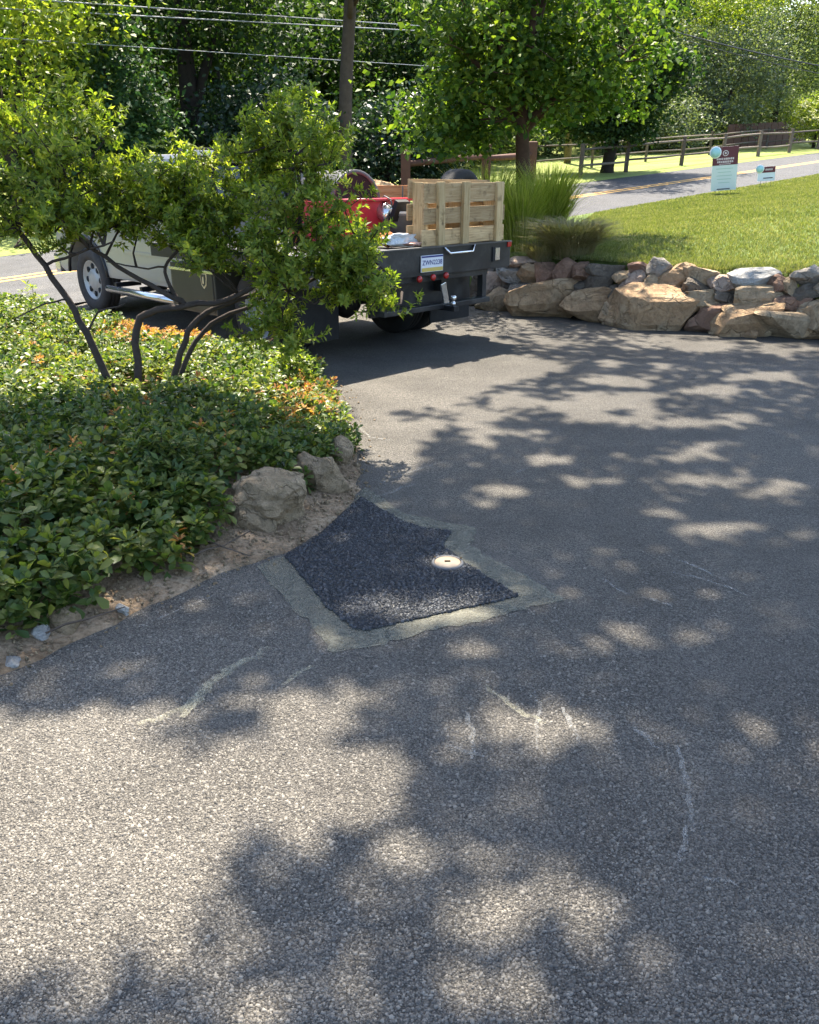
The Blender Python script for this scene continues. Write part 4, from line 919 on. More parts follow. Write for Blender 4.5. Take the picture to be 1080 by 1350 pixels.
# ------------------------------------------------------------------ trees
def limb(p, d, L, n, bend, rg, updraw=.0):
    pts = [np.array(p, float)]; d = unit(np.array(d, float))
    for k in range(n):
        d = unit(d + rg.normal(size=3) * bend + [0, 0, updraw]); pts.append(pts[-1] + d * L / n)
    return pts, d
def limb_tree(name, label, base, H, spread, seed, leafmat, barkmat, r0, fork, nl, leafL, per, cr, cat='tree', low=None, group=None, first=.35, sub=7, droop=.0, keepf=None):
    """trunk forking into limbs, limbs into branches; leaves in clusters along the branches"""
    rg = np.random.default_rng(seed); root = empty(name, tuple(base), label, cat, group); mb = MB(); cl = []
    tr, d = limb((0, 0, -.15), (rg.normal() * .04, rg.normal() * .04, 1), fork + .15, 6, .04, rg, .05)
    mb.tube(tr, [r0 * 1.35] + list(np.linspace(r0 * 1.05, r0 * .8, 6)), 12)
    for k in range(nl):
        az = 6.283 * k / nl + rg.uniform(-.3, .3); el = rg.uniform(.55, 1.25) if k else 1.45
        L = (H - fork) * rg.uniform(.8, 1.05) if el > 1.0 else spread * rg.uniform(.9, 1.15) / max(.5, math.cos(el)) * .8
        st = tr[-1] - (tr[-1] - tr[-2]) * rg.uniform(0, 1.6)
        P_, dd = limb(st, (math.cos(az) * math.cos(el), math.sin(az) * math.cos(el), math.sin(el)), L, 8, .05, rg, .03)
        mb.tube(P_, list(np.linspace(r0 * .55, r0 * .10, 9)), 7)
        for j in range(sub):
            f = first + (1 - first) * (j + rg.random()) / sub; i = min(7, int(f * 8)); q = P_[i] + (P_[i + 1] - P_[i]) * (f * 8 - i)
            a2 = rg.uniform(0, 6.283); e2 = rg.uniform(-.25, .8)
            B_, _ = limb(q, (math.cos(a2) * math.cos(e2), math.sin(a2) * math.cos(e2), math.sin(e2)), spread * rg.uniform(.35, .65) * (1.15 - .55 * f), 4, .16, rg, -droop)
            mb.tube(B_, list(np.linspace(r0 * .13, r0 * .04, 5)), 5, False)
            cl += [B_[2], B_[3], B_[4], (B_[3] + B_[4]) / 2, (B_[1] + B_[2]) / 2]
        cl += [P_[-1], P_[-2]]
    if low:
        for (tx, ty, tz) in low:
            st = tr[5]; P_ = [np.array(st) + (np.array([tx, ty, tz]) - st) * t + [0, 0, .12 * math.sin(3.1 * t)] for t in np.linspace(0, 1, 6)]
            mb.tube(P_, list(np.linspace(r0 * .22, r0 * .05, 6)), 5, False)
            for t in (.45, .6, .7, .8, .9, 1.0):
                for _ in range(3): cl.append(np.array(st) + (np.array([tx, ty, tz]) - st) * t + rg.normal(size=3) * [.25, .25, .15])
    mb.build('trunk', barkmat, root)
    C = np.array(cl); n = len(C)
    pos = np.repeat(C, per, 0) + rg.normal(size=(n * per, 3)) * cr * [1, 1, .65]
    if keepf is not None: pos = pos[keepf(pos + np.array(base))]
    m = len(pos); ax = rnd_dir(m, rg) * [1, 1, .5] + [0, 0, -.3]; nr = rnd_dir(m, rg) * .8 + [0, 0, .55]; Ls = leafL * rg.uniform(.65, 1.3, m)
    V, Fc = leaf_quads(pos, ax, nr, Ls, Ls * .62); mesh_np('crown', V, Fc, leafmat, root)
    return root
def on_lawn(x, y): return (x, y, float(z_lawn(x, y)))
def on_far(x, y): return (x, y, float(z_far(x, y)))
def px_far(px, r):                     # where the sight column px meets the line at distance r across the road
    k = (px - 540) / FPX / CP * .985; y = r / (k * NR[0] + NR[1]); 
    for _ in range(6):
        x = k * y; z = z_far(x, y); dep = y * CP + (CAMH - z) * SP; x = (px - 540) / FPX * dep; k = x / y; y = r / (k * NR[0] + NR[1])
    return k * y, y
limb_tree('lawn_tree', 'leafy tree with slim brown trunk rising from tall grass on the lawn', on_lawn(1.84, 13.4), 6.6, 1.85, 8, M['l_maple'], M['barkr'], .115, 2.15, 9, .105, 50, .24, low=[(-1.5, -.5, 1.45), (-1.25, -.2, 1.6), (-1.0, .3, 1.85), (1.2, .2, 2.1), (1.4, -.2, 2.3), (-1.7, .1, 2.1)], first=.16, sub=11, keepf=lambda p: (p[:, 2] > 1.0 + .35 * (np.abs(p[:, 0] - 1.84) < .55) + .5 * (p[:, 0] > 2.3)) & (p[:, 0] < 3.75 + .3 * np.sin(p[:, 2] * 3)) & (np.array([mn.noise(tuple(v * 1.5)) for v in p]) > -.2))

# sunlit places of the drive: leaves that would shade them are cut from the crowns
LITS = [(z[0] / 1.588 + 400, z[1] / 1.588 + 420, z[2] / 1.588 * 1.18, z[3] / 1.588 * 1.22) for z in [(210, 140, 130, 38), (390, 120, 55, 20), (330, 155, 34, 9), (450, 170, 58, 15), (500, 100, 45, 11), (670, 130, 68, 10), (640, 170, 95, 15), (610, 200, 95, 15), (780, 218, 44, 11), (850, 150, 55, 10), (960, 122, 64, 10), (730, 102, 44, 8), (640, 95, 34, 7), (240, 235, 48, 16), (235, 273, 32, 14), (350, 205, 74, 16), (380, 245, 44, 21), (470, 245, 34, 13), (740, 285, 74, 15), (860, 275, 64, 15), (610, 340, 74, 11), (810, 340, 64, 13), (420, 362, 44, 14), (510, 295, 34, 11), (740, 400, 44, 13), (960, 350, 55, 11), (850, 60, 55, 9), (1000, 65, 64, 9), (700, 50, 85, 11), (520, 28, 190, 18), (900, 215, 44, 9), (800, 25, 90, 8)]]
LITS += [(592, 744, 26, 13), (200, 1010, 220, 95), (60, 1080, 170, 130), (250, 1090, 230, 120), (390, 1030, 120, 90), (120, 1230, 190, 110), (330, 1290, 120, 70), (440, 1180, 70, 90), (715, 1205, 118, 62), (790, 1270, 60, 30), (640, 1290, 60, 40), (690, 965, 80, 34), (600, 900, 40, 14), (560, 808, 95, 17), (475, 800, 40, 14), (830, 845, 55, 16), (640, 860, 60, 12), (420, 915, 60, 16), (180, 930, 110, 26), (250, 815, 50, 14), (140, 820, 40, 12), (345, 780, 30, 9), (930, 850, 40, 10), (770, 750, 60, 12), (560, 1110, 30, 20), (930, 700, 60, 12), (1020, 640, 50, 12), (700, 1330, 70, 20), (60, 905, 60, 12)]
DARKS = [(285, 955, 50, 26), (330, 1165, 52, 58), (395, 1290, 42, 45), (30, 1325, 50, 24), (520, 960, 40, 36), (690, 1260, 36, 18)]
LIT3 = [((-2.1, 5.8, 1.4), 1.2), ((-1.2, 5.8, 1.3), .9), ((-3.2, 5.8, 1.4), 1.0), ((-.6, 5.6, .9), .75), ((-3.2, 7.6, .1), 1.5), ((-1.7, 6.9, 0), .8), ((.45, 8.2, 1.0), .75), ((-.6, 8.2, .8), .8), ((-3.4, 9.6, 1.0), 1.5), ((-2.6, 6.4, .0), .8)]
GN = np.array([0, .065, 1.0])
def sunlit(P):
    t = (P @ GN) / (SDIR @ GN); Gp = P - SDIR[None] * t[:, None]; px, py = proj(Gp)
    bad = (Gp[:, 1] < .8)
    px = np.where(bad, -999, px); py = np.where(bad, 5000, py)
    wob = np.array([mn.noise((a * 2.2, b * 2.2, 7)) for a, b in Gp[:, :2]])
    q = np.zeros(len(P)); dk = np.zeros(len(P))
    for a, b, c, d in LITS: q = np.maximum(q, 1.32 - np.hypot((px - a) / c, (py - b) / d))
    for a, b, c, d in DARKS: dk = np.maximum(dk, 1.1 - np.hypot((px - a) / c, (py - b) / d))
    lit = (q > 0) & (q + .45 * wob > .16) & ~(dk + .35 * wob > .12)
    for c, r in LIT3:
        w = P - np.array(c); tt = w @ SDIR; dd = np.linalg.norm(w - tt[:, None] * SDIR, axis=1); lit |= (dd < r * (1 + .3 * wob)) & (tt > 0)
    lit &= ~((Gp[:, 0] < -.62) & (Gp[:, 1] < 4.25 + .3 * wob) & (Gp[:, 1] > 2.1) & (wob < .38))
    return lit
def shade_tree(base, label, gx, gy, hgt, seed, n):
    """large tree beside the drive; unseen, its crown above the picture is shaped to cast the dappled shade"""
    rg = np.random.default_rng(seed); base = np.array(base); root = empty('shade_tree', tuple(base), label, 'tree'); mb = MB()
    fork = np.array([0.2, .3, 5.0]); mb.tube([(0, 0, -.2), (.03, .05, 1), (.1, .15, 3), fork], [.42, .34, .29, .25], 14)
    # crown spots: over the ground spots they shade
    C = []
    while len(C) < n:
        g = np.array([rg.uniform(*gx), rg.uniform(*gy)]); h = hgt + rg.uniform(-1.3, 1.3); C.append([g[0] + SDIR[0] / SDIR[2] * h, g[1] + SDIR[1] / SDIR[2] * h, h + .0])
    C = np.array(C) - base
    for k in range(0, n, max(1, n // 60)):
        e = C[k]; mid = fork + (e - fork) * .5 + [0, 0, .6]; pts = [fork, fork + (mid - fork) * .5 + rg.normal(size=3) * .1, mid, mid + (e - mid) * .5 + rg.normal(size=3) * .15, e]
        sm = np.array([pts[i] + (pts[i + 1] - pts[i]) * t for i in range(4) for t in np.linspace(0, 1, 14)]) + base
        if sunlit(sm).mean() > .02: continue
        mb.tube(pts, [.10, .075, .05, .03, .012], 6, False)
    mb.build('trunk', M['bark'], root)
    pos = np.repeat(C, 40, 0) + rg.normal(size=(n * 40, 3)) * [.42, .42, .25]
    pos = pos[~sunlit(pos + base)]; m = len(pos)
    L = .13 * rg.uniform(.7, 1.25, m); V, Fc = leaf_quads(pos, rnd_dir(m, rg) * [1, 1, .4], rnd_dir(m, rg) * .6 + [0, 0, .8], L, L * .7); mesh_np('crown', V, Fc, M['l_maple'], root)
shade_tree((-6.0, 6.3, -.3), 'unseen large tree beside the bed, its crown shaped to dapple the drive', (-3.4, 5.6), (.6, 5.5), 9.0, 21, 900)
shade_tree((8.6, 9.2, .0), 'unseen large tree on the lawn past the stone wall, its crown shaped to shade the drive', (0.2, 6.2), (5.2, 8.9), 8.4, 22, 270)

# trees across the road
x, y = px_far(457, 19.0); limb_tree('tall_tree', 'tall tree with straight dark trunk across the road behind the truck', on_far(x, y), 15, 4.2, 31, M['l_wood'], M['bark'], .19, 6.0, 8, .2, 26, .4, first=.1, sub=9)
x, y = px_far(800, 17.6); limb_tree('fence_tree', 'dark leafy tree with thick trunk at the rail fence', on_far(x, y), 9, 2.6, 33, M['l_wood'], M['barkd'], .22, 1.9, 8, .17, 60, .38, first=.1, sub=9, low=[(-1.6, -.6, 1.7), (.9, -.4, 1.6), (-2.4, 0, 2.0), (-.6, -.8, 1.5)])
def bush(name, label, base, ells, ncl, per, cr, L, mat, cat='shrub', trunk=True, up=.5, group=None, trunk_h=None, tr_r=.1):
    root = empty(name, tuple(base), label, cat, group); mb = MB(); th = trunk_h or ells[0][2]
    mb.tube([(0, 0, -.1), (.03, 0, th * .5), (0, .04, th)], [tr_r, tr_r * .8, tr_r * .3], 8)
    for e in ells: mb.tube([(0, 0, th * .3), ((e[0]) * .5, e[1] * .5, (th * .4 + e[2]) * .5), (e[0], e[1], e[2])], [tr_r * .5, tr_r * .4, tr_r * .15], 5, False)
    mb.build('trunk', M['barkd'], root)
    V, Fc = crown_cloud(ells, ncl, per, cr, L, up=up); mesh_np('crown', V, Fc, mat, root); return root
def fb(px, r, name, label, ells, ncl, per, cr, L, mat, cat='tree', **kw):
    x, y = px_far(px, r); return bush(name, label, on_far(x, y), ells, ncl, per, cr, L, mat, cat, **kw)
fb(30, 21, 'sunny_tree', 'yellow-green sunlit tree at the top left beyond the road', [(0, 0, 3.6, 2.6, 2.2, 1.9), (1.2, 0, 5, 2, 2, 1.6), (-2, 0, 4.6, 2, 2, 2)], 330, 30, .42, .17, M['l_yellow'], tr_r=.18)
fb(165, 20.5, 'feathery_conifer', 'feathery dark green conifer with layered sprays behind the wide shrub', [(0, 0, 1.0, 1.9, 1.9, .7), (0, 0, 1.9, 1.7, 1.7, .7), (0, 0, 2.8, 1.4, 1.4, .7), (0, 0, 3.8, 1.1, 1.1, .7), (0, 0, 5, .8, .8, .9)], 420, 30, .26, .16, M['l_conifer'], up=.9, tr_r=.15)
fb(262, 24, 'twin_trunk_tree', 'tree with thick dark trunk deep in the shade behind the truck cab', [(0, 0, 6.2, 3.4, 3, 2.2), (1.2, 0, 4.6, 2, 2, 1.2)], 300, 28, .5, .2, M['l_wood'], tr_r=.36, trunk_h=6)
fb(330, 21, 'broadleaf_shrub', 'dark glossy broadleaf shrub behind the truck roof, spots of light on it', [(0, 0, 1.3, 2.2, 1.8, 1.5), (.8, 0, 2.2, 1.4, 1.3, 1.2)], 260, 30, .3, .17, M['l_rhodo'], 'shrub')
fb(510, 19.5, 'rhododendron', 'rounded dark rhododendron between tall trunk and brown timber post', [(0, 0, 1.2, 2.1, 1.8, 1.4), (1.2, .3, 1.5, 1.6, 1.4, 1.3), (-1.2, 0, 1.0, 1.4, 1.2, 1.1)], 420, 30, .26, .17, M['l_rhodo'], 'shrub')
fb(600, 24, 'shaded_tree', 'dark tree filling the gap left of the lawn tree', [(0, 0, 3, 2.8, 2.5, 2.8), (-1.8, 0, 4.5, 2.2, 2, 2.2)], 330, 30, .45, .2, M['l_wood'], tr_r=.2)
fb(880, 22.5, 'hazel_thicket', 'pale grey-green thicket behind the rail fence, right of the fence tree', [(0, 0, 1.3, 2.4, 1.8, 1.3), (-2.2, 0, 1.0, 1.8, 1.4, 1.0)], 330, 30, .3, .15, M['l_grey'], 'shrub')
fb(935, 22.5, 'rounded_tree', 'broad rounded grey-green tree above the tall yard sign', [(0, 0, 2.9, 3.6, 2.6, 2.9), (1.5, 0, 4.4, 2.6, 2.2, 2.2), (-1.8, 0, 3.8, 2.2, 2, 2)], 560, 30, .42, .17, M['l_grey'], tr_r=.2)
fb(1015, 22.0, 'willowy_tree', 'tall soft willowy tree above the small yard sign', [(0, 0, 4.2, 3.4, 2.8, 3.6), (.5, 0, 7, 3, 2.6, 2.6)], 560, 30, .45, .18, M['l_light'], tr_r=.22)
fb(870, 26.0, 'bright_tree', 'bright yellow-green tree at the top beside the lawn tree crown', [(0, 0, 6.0, 4.6, 3, 3.2), (-2, 0, 4, 3, 2.5, 2.5), (3, 0, 8, 3, 3, 2.6)], 560, 30, .5, .2, M['l_yellow'], tr_r=.22)
x, y = px_far(1072, 17.9); hy = bush('hydrangea_tree', 'bush with cream white flower heads at the right end of the fence', on_far(x, y), [(0, 0, 1.35, 1.5, 1.4, 1.1), (.4, 0, 2.0, 1.2, 1.1, .8)], 260, 26, .22, .13, M['l_yellow'], 'shrub')
V, Fc = crown_cloud([(0, -.1, 1.35, 1.55, 1.5, 1.1), (.4, 0, 2.0, 1.25, 1.15, .85)], 90, 40, .12, .07, up=.2, shell=.9); mesh_np('blossom', V, Fc, M['l_white'], hy)

# the mass of the woods
def woods(name, s0, s1, rows, mat, seed, label):
    rg = np.random.default_rng(seed); root = empty(name, (*xy((s0 + s1) / 2, 30), -.6), label, 'woods', kind='stuff'); b = np.array(root.location); Vs, Fs, n = [], [], 0; mb = MB()
    for (r, dz, rad, hz, step, L, ncl) in rows:
        s = s0
        while s < s1:
            ss_, r2 = s + rg.uniform(-1, 1), r + rg.uniform(-1.6, 1.6); x, y = xy(ss_, r2); z = z_far(x, y) + dz * rg.uniform(.8, 1.2); k = rg.uniform(.8, 1.2)
            e = [(x, y, z, rad * k, rad * k, hz * k), (x + rg.normal() * rad * .5, y, z + hz * .6, rad * .7, rad * .7, hz * .6)]
            V, Fc = crown_cloud(e, ncl, 26, .5, L, rg); Vs.append(V - b); Fs.append(Fc + n); n += len(V)
            if dz > 3: mb.tube([Vector((x, y, z_far(x, y) - .2)) - Vector(b), Vector((x + rg.normal() * .2, y, z)) - Vector(b)], [rg.uniform(.12, .3), .1], 7)
            s += step * rg.uniform(.8, 1.2)
    f = mesh_np('foliage', np.concatenate(Vs), np.concatenate(Fs), mat, root); f['kind'] = 'stuff'
    t = mb.build('trunks', M['barkd'], root); t['kind'] = 'stuff'
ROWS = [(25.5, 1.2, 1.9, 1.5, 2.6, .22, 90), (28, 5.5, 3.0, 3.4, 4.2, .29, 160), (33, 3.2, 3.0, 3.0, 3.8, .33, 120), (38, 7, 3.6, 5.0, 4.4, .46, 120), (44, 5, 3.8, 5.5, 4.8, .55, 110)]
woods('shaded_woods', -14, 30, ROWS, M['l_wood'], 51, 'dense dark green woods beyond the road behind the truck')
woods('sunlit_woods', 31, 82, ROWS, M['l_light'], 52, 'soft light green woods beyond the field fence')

# ---- tall ornamental grasses on the lawn
def tuft(name, label, c, n, H, spread, mat, wid, arch, seed, cat='ornamental grass', base=.12):
    rg = np.random.default_rng(seed); a = rg.uniform(0, 6.283, n); rb = rg.uniform(0, 1, n) ** .5 * base
    p0 = np.column_stack([np.cos(a) * rb, np.sin(a) * rb, np.full(n, -.02)]); out = np.column_stack([np.cos(a + rg.normal(size=n) * .5), np.sin(a + rg.normal(size=n) * .5), np.zeros(n)])
    Hh = H * rg.uniform(.6, 1.1, n)[:, None]; sp = spread * rg.uniform(.2, 1.1, n)[:, None]; side = np.column_stack([-out[:, 1], out[:, 0], np.zeros(n)]); Vs = []
    for t, w in ((0, .6), (.33, 1), (.66, .8), (1, .06)):
        q = p0 + out * sp * t ** 1.8 + np.array([0, 0, 1]) * Hh * (t - arch * t ** 3); Vs += [q + side * wid * w / 2, q - side * wid * w / 2]
    V = np.stack(Vs, 1).reshape(-1, 3); T = np.array([[0, 1, 3, 2], [2, 3, 5, 4], [4, 5, 7, 6]]); Fc = (np.arange(n)[:, None, None] * 8 + T).reshape(-1, 4)
    root = empty(name, c, label, cat); mesh_np('leaves', V, Fc, mat, root); return root
tuft('tall_grass_clump', 'tall green grass clump in front of the lawn tree trunk', on_lawn(1.55, 12.0), 1000, 1.22, .36, M['reed'], .011, .18, 1, base=.2)
tuft('tall_grass_clump', 'tall sunlit grass clump to the right of the lawn tree trunk', on_lawn(2.02, 12.6), 1200, 1.42, .48, M['reed'], .011, .22, 2, base=.22)
tuft('tall_grass_clump', 'tall grass clump behind the pallet, left of the lawn tree', on_lawn(1.2, 12.9), 1000, 1.55, .6, M['reed'], .011, .22, 3, base=.25)
c = aty(752, 345, 10.6); tuft('dry_grass_mound', 'low brownish grass mound spilling over the stone wall', on_lawn(c[0] + .02, 10.75), 2600, .74, .60, M['drygrass'], .008, .42, 4, base=.26)
tuft('dry_grass_mound', 'smaller brownish tuft left of the grass mound on the wall', on_lawn(c[0] - .35, 10.75), 700, .36, .3, M['drygrass'], .007, .4, 6, base=.16)

# ------------------------------------------------------------------ fences, posts, signs, wires, house
M['oldwood'] = m_wood('weathered_rail', (.09, .07, .05), (.15, .12, .09), (.22, .185, .145), 5, 0); M['postw'] = m_wood('weathered_post', (.09, .065, .05), (.15, .115, .09), (.22, .18, .14), 5, 2)
def rail_fence(name, label, pts, H, nr_, pr, rr_, wp, wr):
    b = np.array(on_far(*pts[0])); root = empty(name, tuple(b), label, 'fence'); tops = []
    for (x, y) in pts:
        p = np.array(on_far(x, y)) - b; mb = MB().box((p[0], p[1], p[2] + H / 2 - .15), (pr * 2, pr * 1.6, H + .3), (random.uniform(-.04, .04), 'X'), .012); mb.build('post', wp, root); tops.append(p)
    for a, c in zip(tops[:-1], tops[1:]):
        for k in range(nr_):
            h = H * (.86 - .5 * k / max(1, nr_ - 1)) if nr_ > 1 else H * .7
            q0 = a + [0, 0, h + random.uniform(-.05, .05)]; q1 = c + [0, 0, h + random.uniform(-.05, .05)]; m_ = (q0 + q1) / 2 + [0, 0, random.uniform(-.03, .02)]
            MB().tube([q0, m_, q1], [rr_ * .8, rr_, rr_ * .8], 7).build('rail', wr, root)
    return root
rail_fence('split_rail_fence', 'weathered split rail fence along the far side of the road', [px_far(p, 17.1) for p in (765, 825, 898, 952, 999, 1040, 1078, 1110)], 1.08, 2, .07, .045, M['postw'], M['oldwood'])
rail_fence('field_fence', 'thin rail fence at the back of the bright field', [px_far(p, 19.6) for p in (700, 780, 851, 935, 1010, 1070)], 1.05, 2, .05, .035, M['oldwood'], M['oldwood'])
M['brownp'] = m_plain('brown_stained_timber', (.10, .048, .032), .75, .25, 0, .3, 6, .3)
rail_fence('timber_fence', 'stout brown timber post and rail fence behind the pallet', [px_far(p, 17.6) for p in (535, 640, 700)], 1.22, 1, .135, .10, M['brownp'], M['brownp'])
x, y = px_far(214, 17.6); g_ = empty('timber_post', on_far(x, y), 'brown square post with pointed cap beyond the truck hood', 'post')
MB().box((0, 0, .5), (.2, .2, 1.5), None, .01).build('shaft', M['brownp'], g_); MB().lathe([(0, 1.42), (.15, 1.25), (.16, 1.22), (0, 1.22)], 4, Matrix.Rotation(R(45), 4, 'Z')).build('pointed_cap', M['brownp'], g_)
x, y = px_far(500, 17.8); o = rock('flat_boulder', (x, y, z_far(x, y) + .12), (1.5, .9, .75), 91, ST['orange']); tag(o, 'flat tan boulder across the road beside the stout timber post', 'rock')
# brown board fence far behind the field
x0, y0 = px_far(955, 20.8); x1, y1 = px_far(1062, 20.8); g_ = empty('board_fence', on_far(x0, y0), 'low dark brown board fence below the willowy tree', 'fence'); b = np.array(on_far(x0, y0)); v = np.array([x1 - x0, y1 - y0, 0]); Lb = np.linalg.norm(v); rot = math.atan2(v[1], v[0])
for k in range(int(Lb / .9)):
    p = v * (k + .5) / int(Lb / .9); MB().box((p[0], p[1], .62 + p[0] * .017), (.87, .03, 1.25), (rot, 'Z'), .005).build('board', M['brownp'], g_)
# yard signs
MAR = m_plain('maroon_print', (.10, .018, .03), .45, .4, 0, .08, 3); SGW = m_plain('sign_white', (.60, .66, .62), .45, .4, 0, .05, 3); SGB = m_plain('sign_pale_blue', (.66, .72, .76), .45, .4, 0, .05, 3); TEAL = m_plain('pale_teal_print', (.34, .58, .60), .5, .3, 0, .1, 8); INK = m_plain('print_ink', (.08, .08, .09), .5, .3); PINKT = m_plain('pale_print', (.60, .50, .50), .5, .3, 0, .1, 9); GRN = m_plain('faint_green_print', (.36, .50, .42), .5, .3, 0, .1, 9); WHT = m_plain('white_disc', (.78, .80, .80), .4, .4, 0, .05, 4)
def yard_sign(label, px, py, W_, H, circ, big):
    p = hit(px, py, ZR); p = np.array([p[0], p[1], float(z_lawn(p[0], p[1]))]); root = empty('yard_sign', tuple(p), label, 'sign'); root.rotation_euler = (0, R(-5), math.atan2(p[1], p[0]) - math.pi / 2 + R(5))
    z0 = .1 if big else .16; B = lambda x, z, w, h, nm, m, y=-.012, t=.004: MB().box((x, y, z), (w, t, h)).build(nm, m, root)
    B(0, z0 + H / 2, W_, H, 'board', SGW if big else SGB, 0, .02)
    th = H * (.42 if big else .42); B(0, z0 + H - th / 2, W_ if big else W_ * .98, th, 'header', MAR, -.0125)
    for x in (-W_ * .3, W_ * .3): MB().tube([(x, .015, -.25), (x, .015, z0 + H * .6)], .006, 6).build('stake', M['castring'], root)
    rx = -W_ * .40; zc = z0 + H * (.88 if big else .86)
    MB().lathe([(0, 0), (circ, 0), (circ, .006), (0, .006)], 28, Matrix.Translation((rx, -.016, zc)) @ Matrix.Rotation(R(90), 4, 'X')).build('round_sticker', WHT, root)
    MB().lathe([(0, 0), (circ * .82, 0), (circ * .82, .003), (0, .003)], 28, Matrix.Translation((rx, -.0225, zc)) @ Matrix.Rotation(R(90), 4, 'X')).build('sticker_print', TEAL, root)
    if big:
        ec = (0, z0 + H - th * .36)
        MB().lathe([(.055, 0), (.075, 0), (.075, .003), (.055, .003)], 24, Matrix.Translation((ec[0], -.0155, ec[1])) @ Matrix.Rotation(R(90), 4, 'X'), True).build('emblem_ring', PINKT, root)
        MB().lathe([(0, 0), (.03, 0), (.03, .003), (0, .003)], 6, Matrix.Translation((ec[0], -.0155, ec[1])) @ Matrix.Rotation(R(90), 4, 'X')).build('emblem_figure', PINKT, root)
        rg = random.Random(3)
        for (z, n, h, ww) in ((.66, 10, .055, .46), (.82, 9, .055, .42)):
            for k in range(n): B(-ww / 2 + ww * (k + .5) / n, z0 + H - th * z, ww / n * rg.uniform(.55, .85), h * rg.uniform(.8, 1), 'printed_letter', PINKT, -.0155, .003)
        B(0, z0 + H - th * .94, .30, .014, 'printed_line', PINKT, -.0155, .003)
        for k, (z, w) in enumerate(((.50, .44), (.58, .34), (.66, .40), (.74, .36), (.82, .30))): B(0, z0 + H * (1 - z), w, .016, 'printed_line', GRN, -.012, .003)
        B(0, z0 + .035, .34, .03, 'printed_bar', INK, -.012, .003)
    else:
        for k in range(7): B(-.1 + .2 * (k + .5) / 7 + .06, z0 + H - th * .5, .02, .05, 'printed_letter', PINKT, -.0155, .003)
        B(.05, z0 + H * .2, .26, .03, 'printed_bar', INK, -.012, .003)
yard_sign('tall yard sign with maroon header and round teal sticker by the road', 953, 257, .66, 1.12, .155, True)
yard_sign('small low yard sign with maroon header further along the road', 1009, 247, .48, .40, .12, False)
# utility pole hidden in the crowns, and its wires
px0, py0 = px_far(748, 22); zb_ = z_far(px0, py0)
pole = empty('utility_pole', (px0, py0, zb_), 'wooden utility pole behind the lawn tree, carrying the wires', 'utility pole')
MB().tube([(0, 0, -.3), (0, 0, 8.5)], [.17, .11], 10).build('shaft', M['oldwood'], pole); MB().box((0, 0, 7.9), (.1, 2.2, .1), (R(30), 'Z')).build('crossarm', M['oldwood'], pole)
M['wire'] = m_plain('wire_grey', (.30, .31, .33), .4, .5, .4, .1, 1); M['cable'] = m_plain('cable_black', (.03, .03, .032), .5, .4)
WIRES = [('topmost thin wire crossing the upper left of the picture', 240, 1, 520, 12, .014, 'wire'), ('second wire from the top crossing behind the trees', 25, 0, 520, 21, .016, 'wire'), ('lowest faint wire crossing in front of the dark woods', 130, 55, 468, 75, .010, 'wire')]
def wire(label, A, B, r, mat, sag=.25):
    A, B = np.array(A), np.array(B); P_ = [A + (B - A) * t - np.array([0, 0, sag * 4 * t * (1 - t)]) for t in np.linspace(0, 1, 17)]; tag(MB().tube(P_, r, 5).build('power_line', M[mat]), label, 'wire')
for lab, xa, ya, xb, yb_, r, m in WIRES:
    pa, pb_ = px_far(xa, 19.2), px_far(xb, 19.2); A = aty(xa, ya, pa[1]); B = aty(xb, yb_, pb_[1]); d = B - A
    k0 = -1.6; end = np.array([px0, py0, A[2] + (B[2] - A[2]) * 1.5]); A2 = A + d * -.9; wire(lab, A2, end, r, m, .0)
for lab, pts, r in (('thick black cable sloping down to the right above the field', ((850, 17), (1080, 74)), .030), ('thinner cable just below the thick black one', ((850, 22), (1080, 84)), .016)):
    (xa, ya), (xb, yb_) = pts; A = aty(xa, ya, 36.0); B = aty(xb, yb_, 44.0); d = B - A; st = np.array([px0, py0, A[2] + .6]); en = B + d * .8; wire(lab, st, en, r, 'cable', .35)
# pale house glimpsed through the wood
x, y = px_far(505, 40); hs = empty('house', on_far(x, y), 'pale house barely showing through the woods above the truck', 'house')
HW = m_plain('pale_siding', (.55, .56, .58), .7, .3, 0, .05, 2)
MB().box((0, 0, 2.8), (9, 7, 5.6)).build('wall', HW, hs); MB().prism([(-5, 5.6), (5, 5.6), (0, 8.4)], -3.9, 3.9).build('roof', m_plain('grey_shingle', (.14, .14, .15), .9, .1, 0, .3, 4), hs)
for xx in (-2.8, 0, 2.8):
    for z in (1.6, 4.2):
        w_ = MB().box((xx, -3.52, z), (1.1, .06, 1.5)).build('window', M['whitelens'], hs); MB().box((xx, -3.56, z), (.95, .03, 1.35)).build('pane', M['glass'], w_)

# ------------------------------------------------------------------ stone chips standing proud of the worn asphalt near the camera
def chips(name, x, y, z, rad, hgt, mat, rng):
    n = len(x); a0 = rng.uniform(0, 6.283, n); V = np.zeros((n, 8, 3)); sq = rng.uniform(.65, 1.0, n)
    tilt = rng.normal(size=(n, 2)) * .35
    for k in range(4):
        a = a0 + k * 1.5708 + rng.normal(size=n) * .28; rk = rad * rng.uniform(.75, 1.15, n); cx, cy = np.cos(a) * rk, np.sin(a) * rk * sq
        V[:, k] = np.column_stack([x + cx, y + cy, z - hgt * .5]); tx, ty = cx * .62, cy * .62
        V[:, 4 + k] = np.column_stack([x + tx, y + ty, z + hgt * rng.uniform(.7, 1.1, n) + tilt[:, 0] * tx + tilt[:, 1] * ty])
    T = np.array([[4, 5, 6, 7], [0, 1, 5, 4], [1, 2, 6, 5], [2, 3, 7, 6], [3, 0, 4, 7]])
    return mesh_np(name, V.reshape(-1, 3), (np.arange(n)[:, None, None] * 8 + T).reshape(-1, 4), mat)
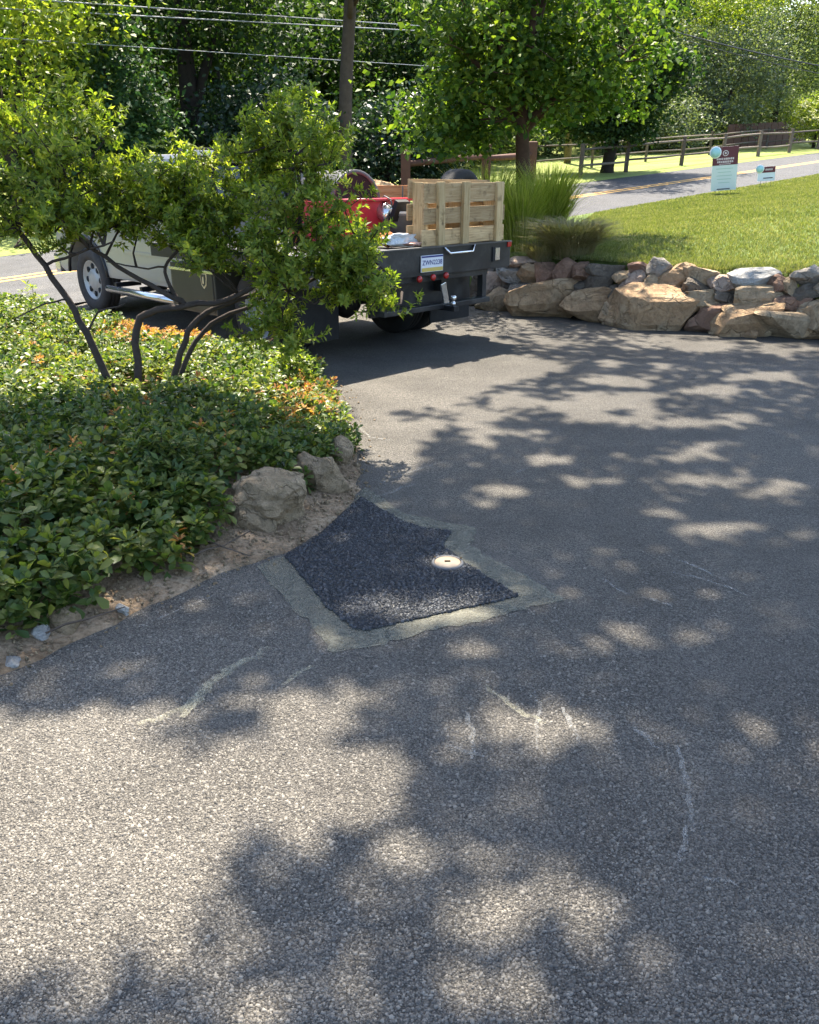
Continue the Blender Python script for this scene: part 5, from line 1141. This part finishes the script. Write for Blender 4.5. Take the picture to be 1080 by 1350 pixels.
def m_chip(name, cols, rough, dusty):
    t = NT(name); g = t.n('ShaderNodeNewGeometry'); p = g.outputs['Position']
    c = t.ramp(g.outputs['Random Per Island'], [(i / (len(cols) - 1), k) for i, k in enumerate(cols)])
    if dusty:
        big = t.noise(0.9, 3, 0.62, p, 0.5); sp = t.n('ShaderNodeSeparateXYZ'); t.l(p, sp.inputs[0])
        side = t.ramp(t.math('ADD', t.math('MULTIPLY', sp.outputs['X'], .22), t.math('MULTIPLY', big, .9)), [(.25, 0.0), (.75, 1.0)])
        mid = t.noise(4.5, 4, 0.68, p, 0.4); c = t.mix(t.math('MULTIPLY', t.ramp(mid, [(.4, 0), (.7, 1)]), .5), c, (.19, .172, .145))
        c = t.mix(t.math('MULTIPLY', side, .5), c, t.mix(1.0, c, (.36, .37, .40), 'MULTIPLY'))  # right-hand chips darkened: less dust and a painted shade tone
    return t.done(t.bsdf(c, rough, .4))
rg = np.random.default_rng(5); N = 125000
y = 1.05 + 2.6 * rg.uniform(0, 1, N) ** 1.25; hw = .62 * y + .6; x = rg.uniform(-1, 1, N) * hw
ok = ~in_poly(x, y, BEDPOLY) & (rg.uniform(0, 1, N) > sstep(2.3, 3.6, y)) & ~in_poly(x, y, [tuple(p) for p in pb]) & ~(in_poly(x, y, BANDP) & (rg.uniform(0, 1, N) < .94))
x, y = x[ok], y[ok]; n = len(x); rad = np.clip(rg.lognormal(math.log(.0037), .36, n), .0018, .009)
tag(chips('asphalt_chips', x, y, -.065 * y + .0003, rad, rad * .42, m_chip('worn_stone_chip', [(.028, .026, .022), (.075, .068, .057), (.125, .112, .093), (.17, .154, .127), (.25, .226, .185)], .58, True), rg), 'loose stone chips showing in the worn asphalt of the drive', 'stone chips', kind='stuff')
pa = np.array(pb); N = 30000; x = rg.uniform(pa[:, 0].min(), pa[:, 0].max(), N); y = rg.uniform(pa[:, 1].min(), pa[:, 1].max(), N); ok = in_poly(x, y, [tuple(p) for p in pb]) & (np.hypot(x - cp[0], y - cp[1]) > .078); x, y = x[ok], y[ok]
rad = np.clip(rg.lognormal(math.log(.0062), .3, len(x)), .003, .012)
tag(chips('fresh_asphalt_chips', x, y, -.065 * y + .0095, rad, rad * .6, m_chip('tarred_stone_chip', [(.004, .005, .006), (.012, .013, .015), (.025, .027, .03), (.07, .073, .078)], .36, False), rg), 'coarse black stone chips of the fresh asphalt patch', 'stone chips', kind='stuff')
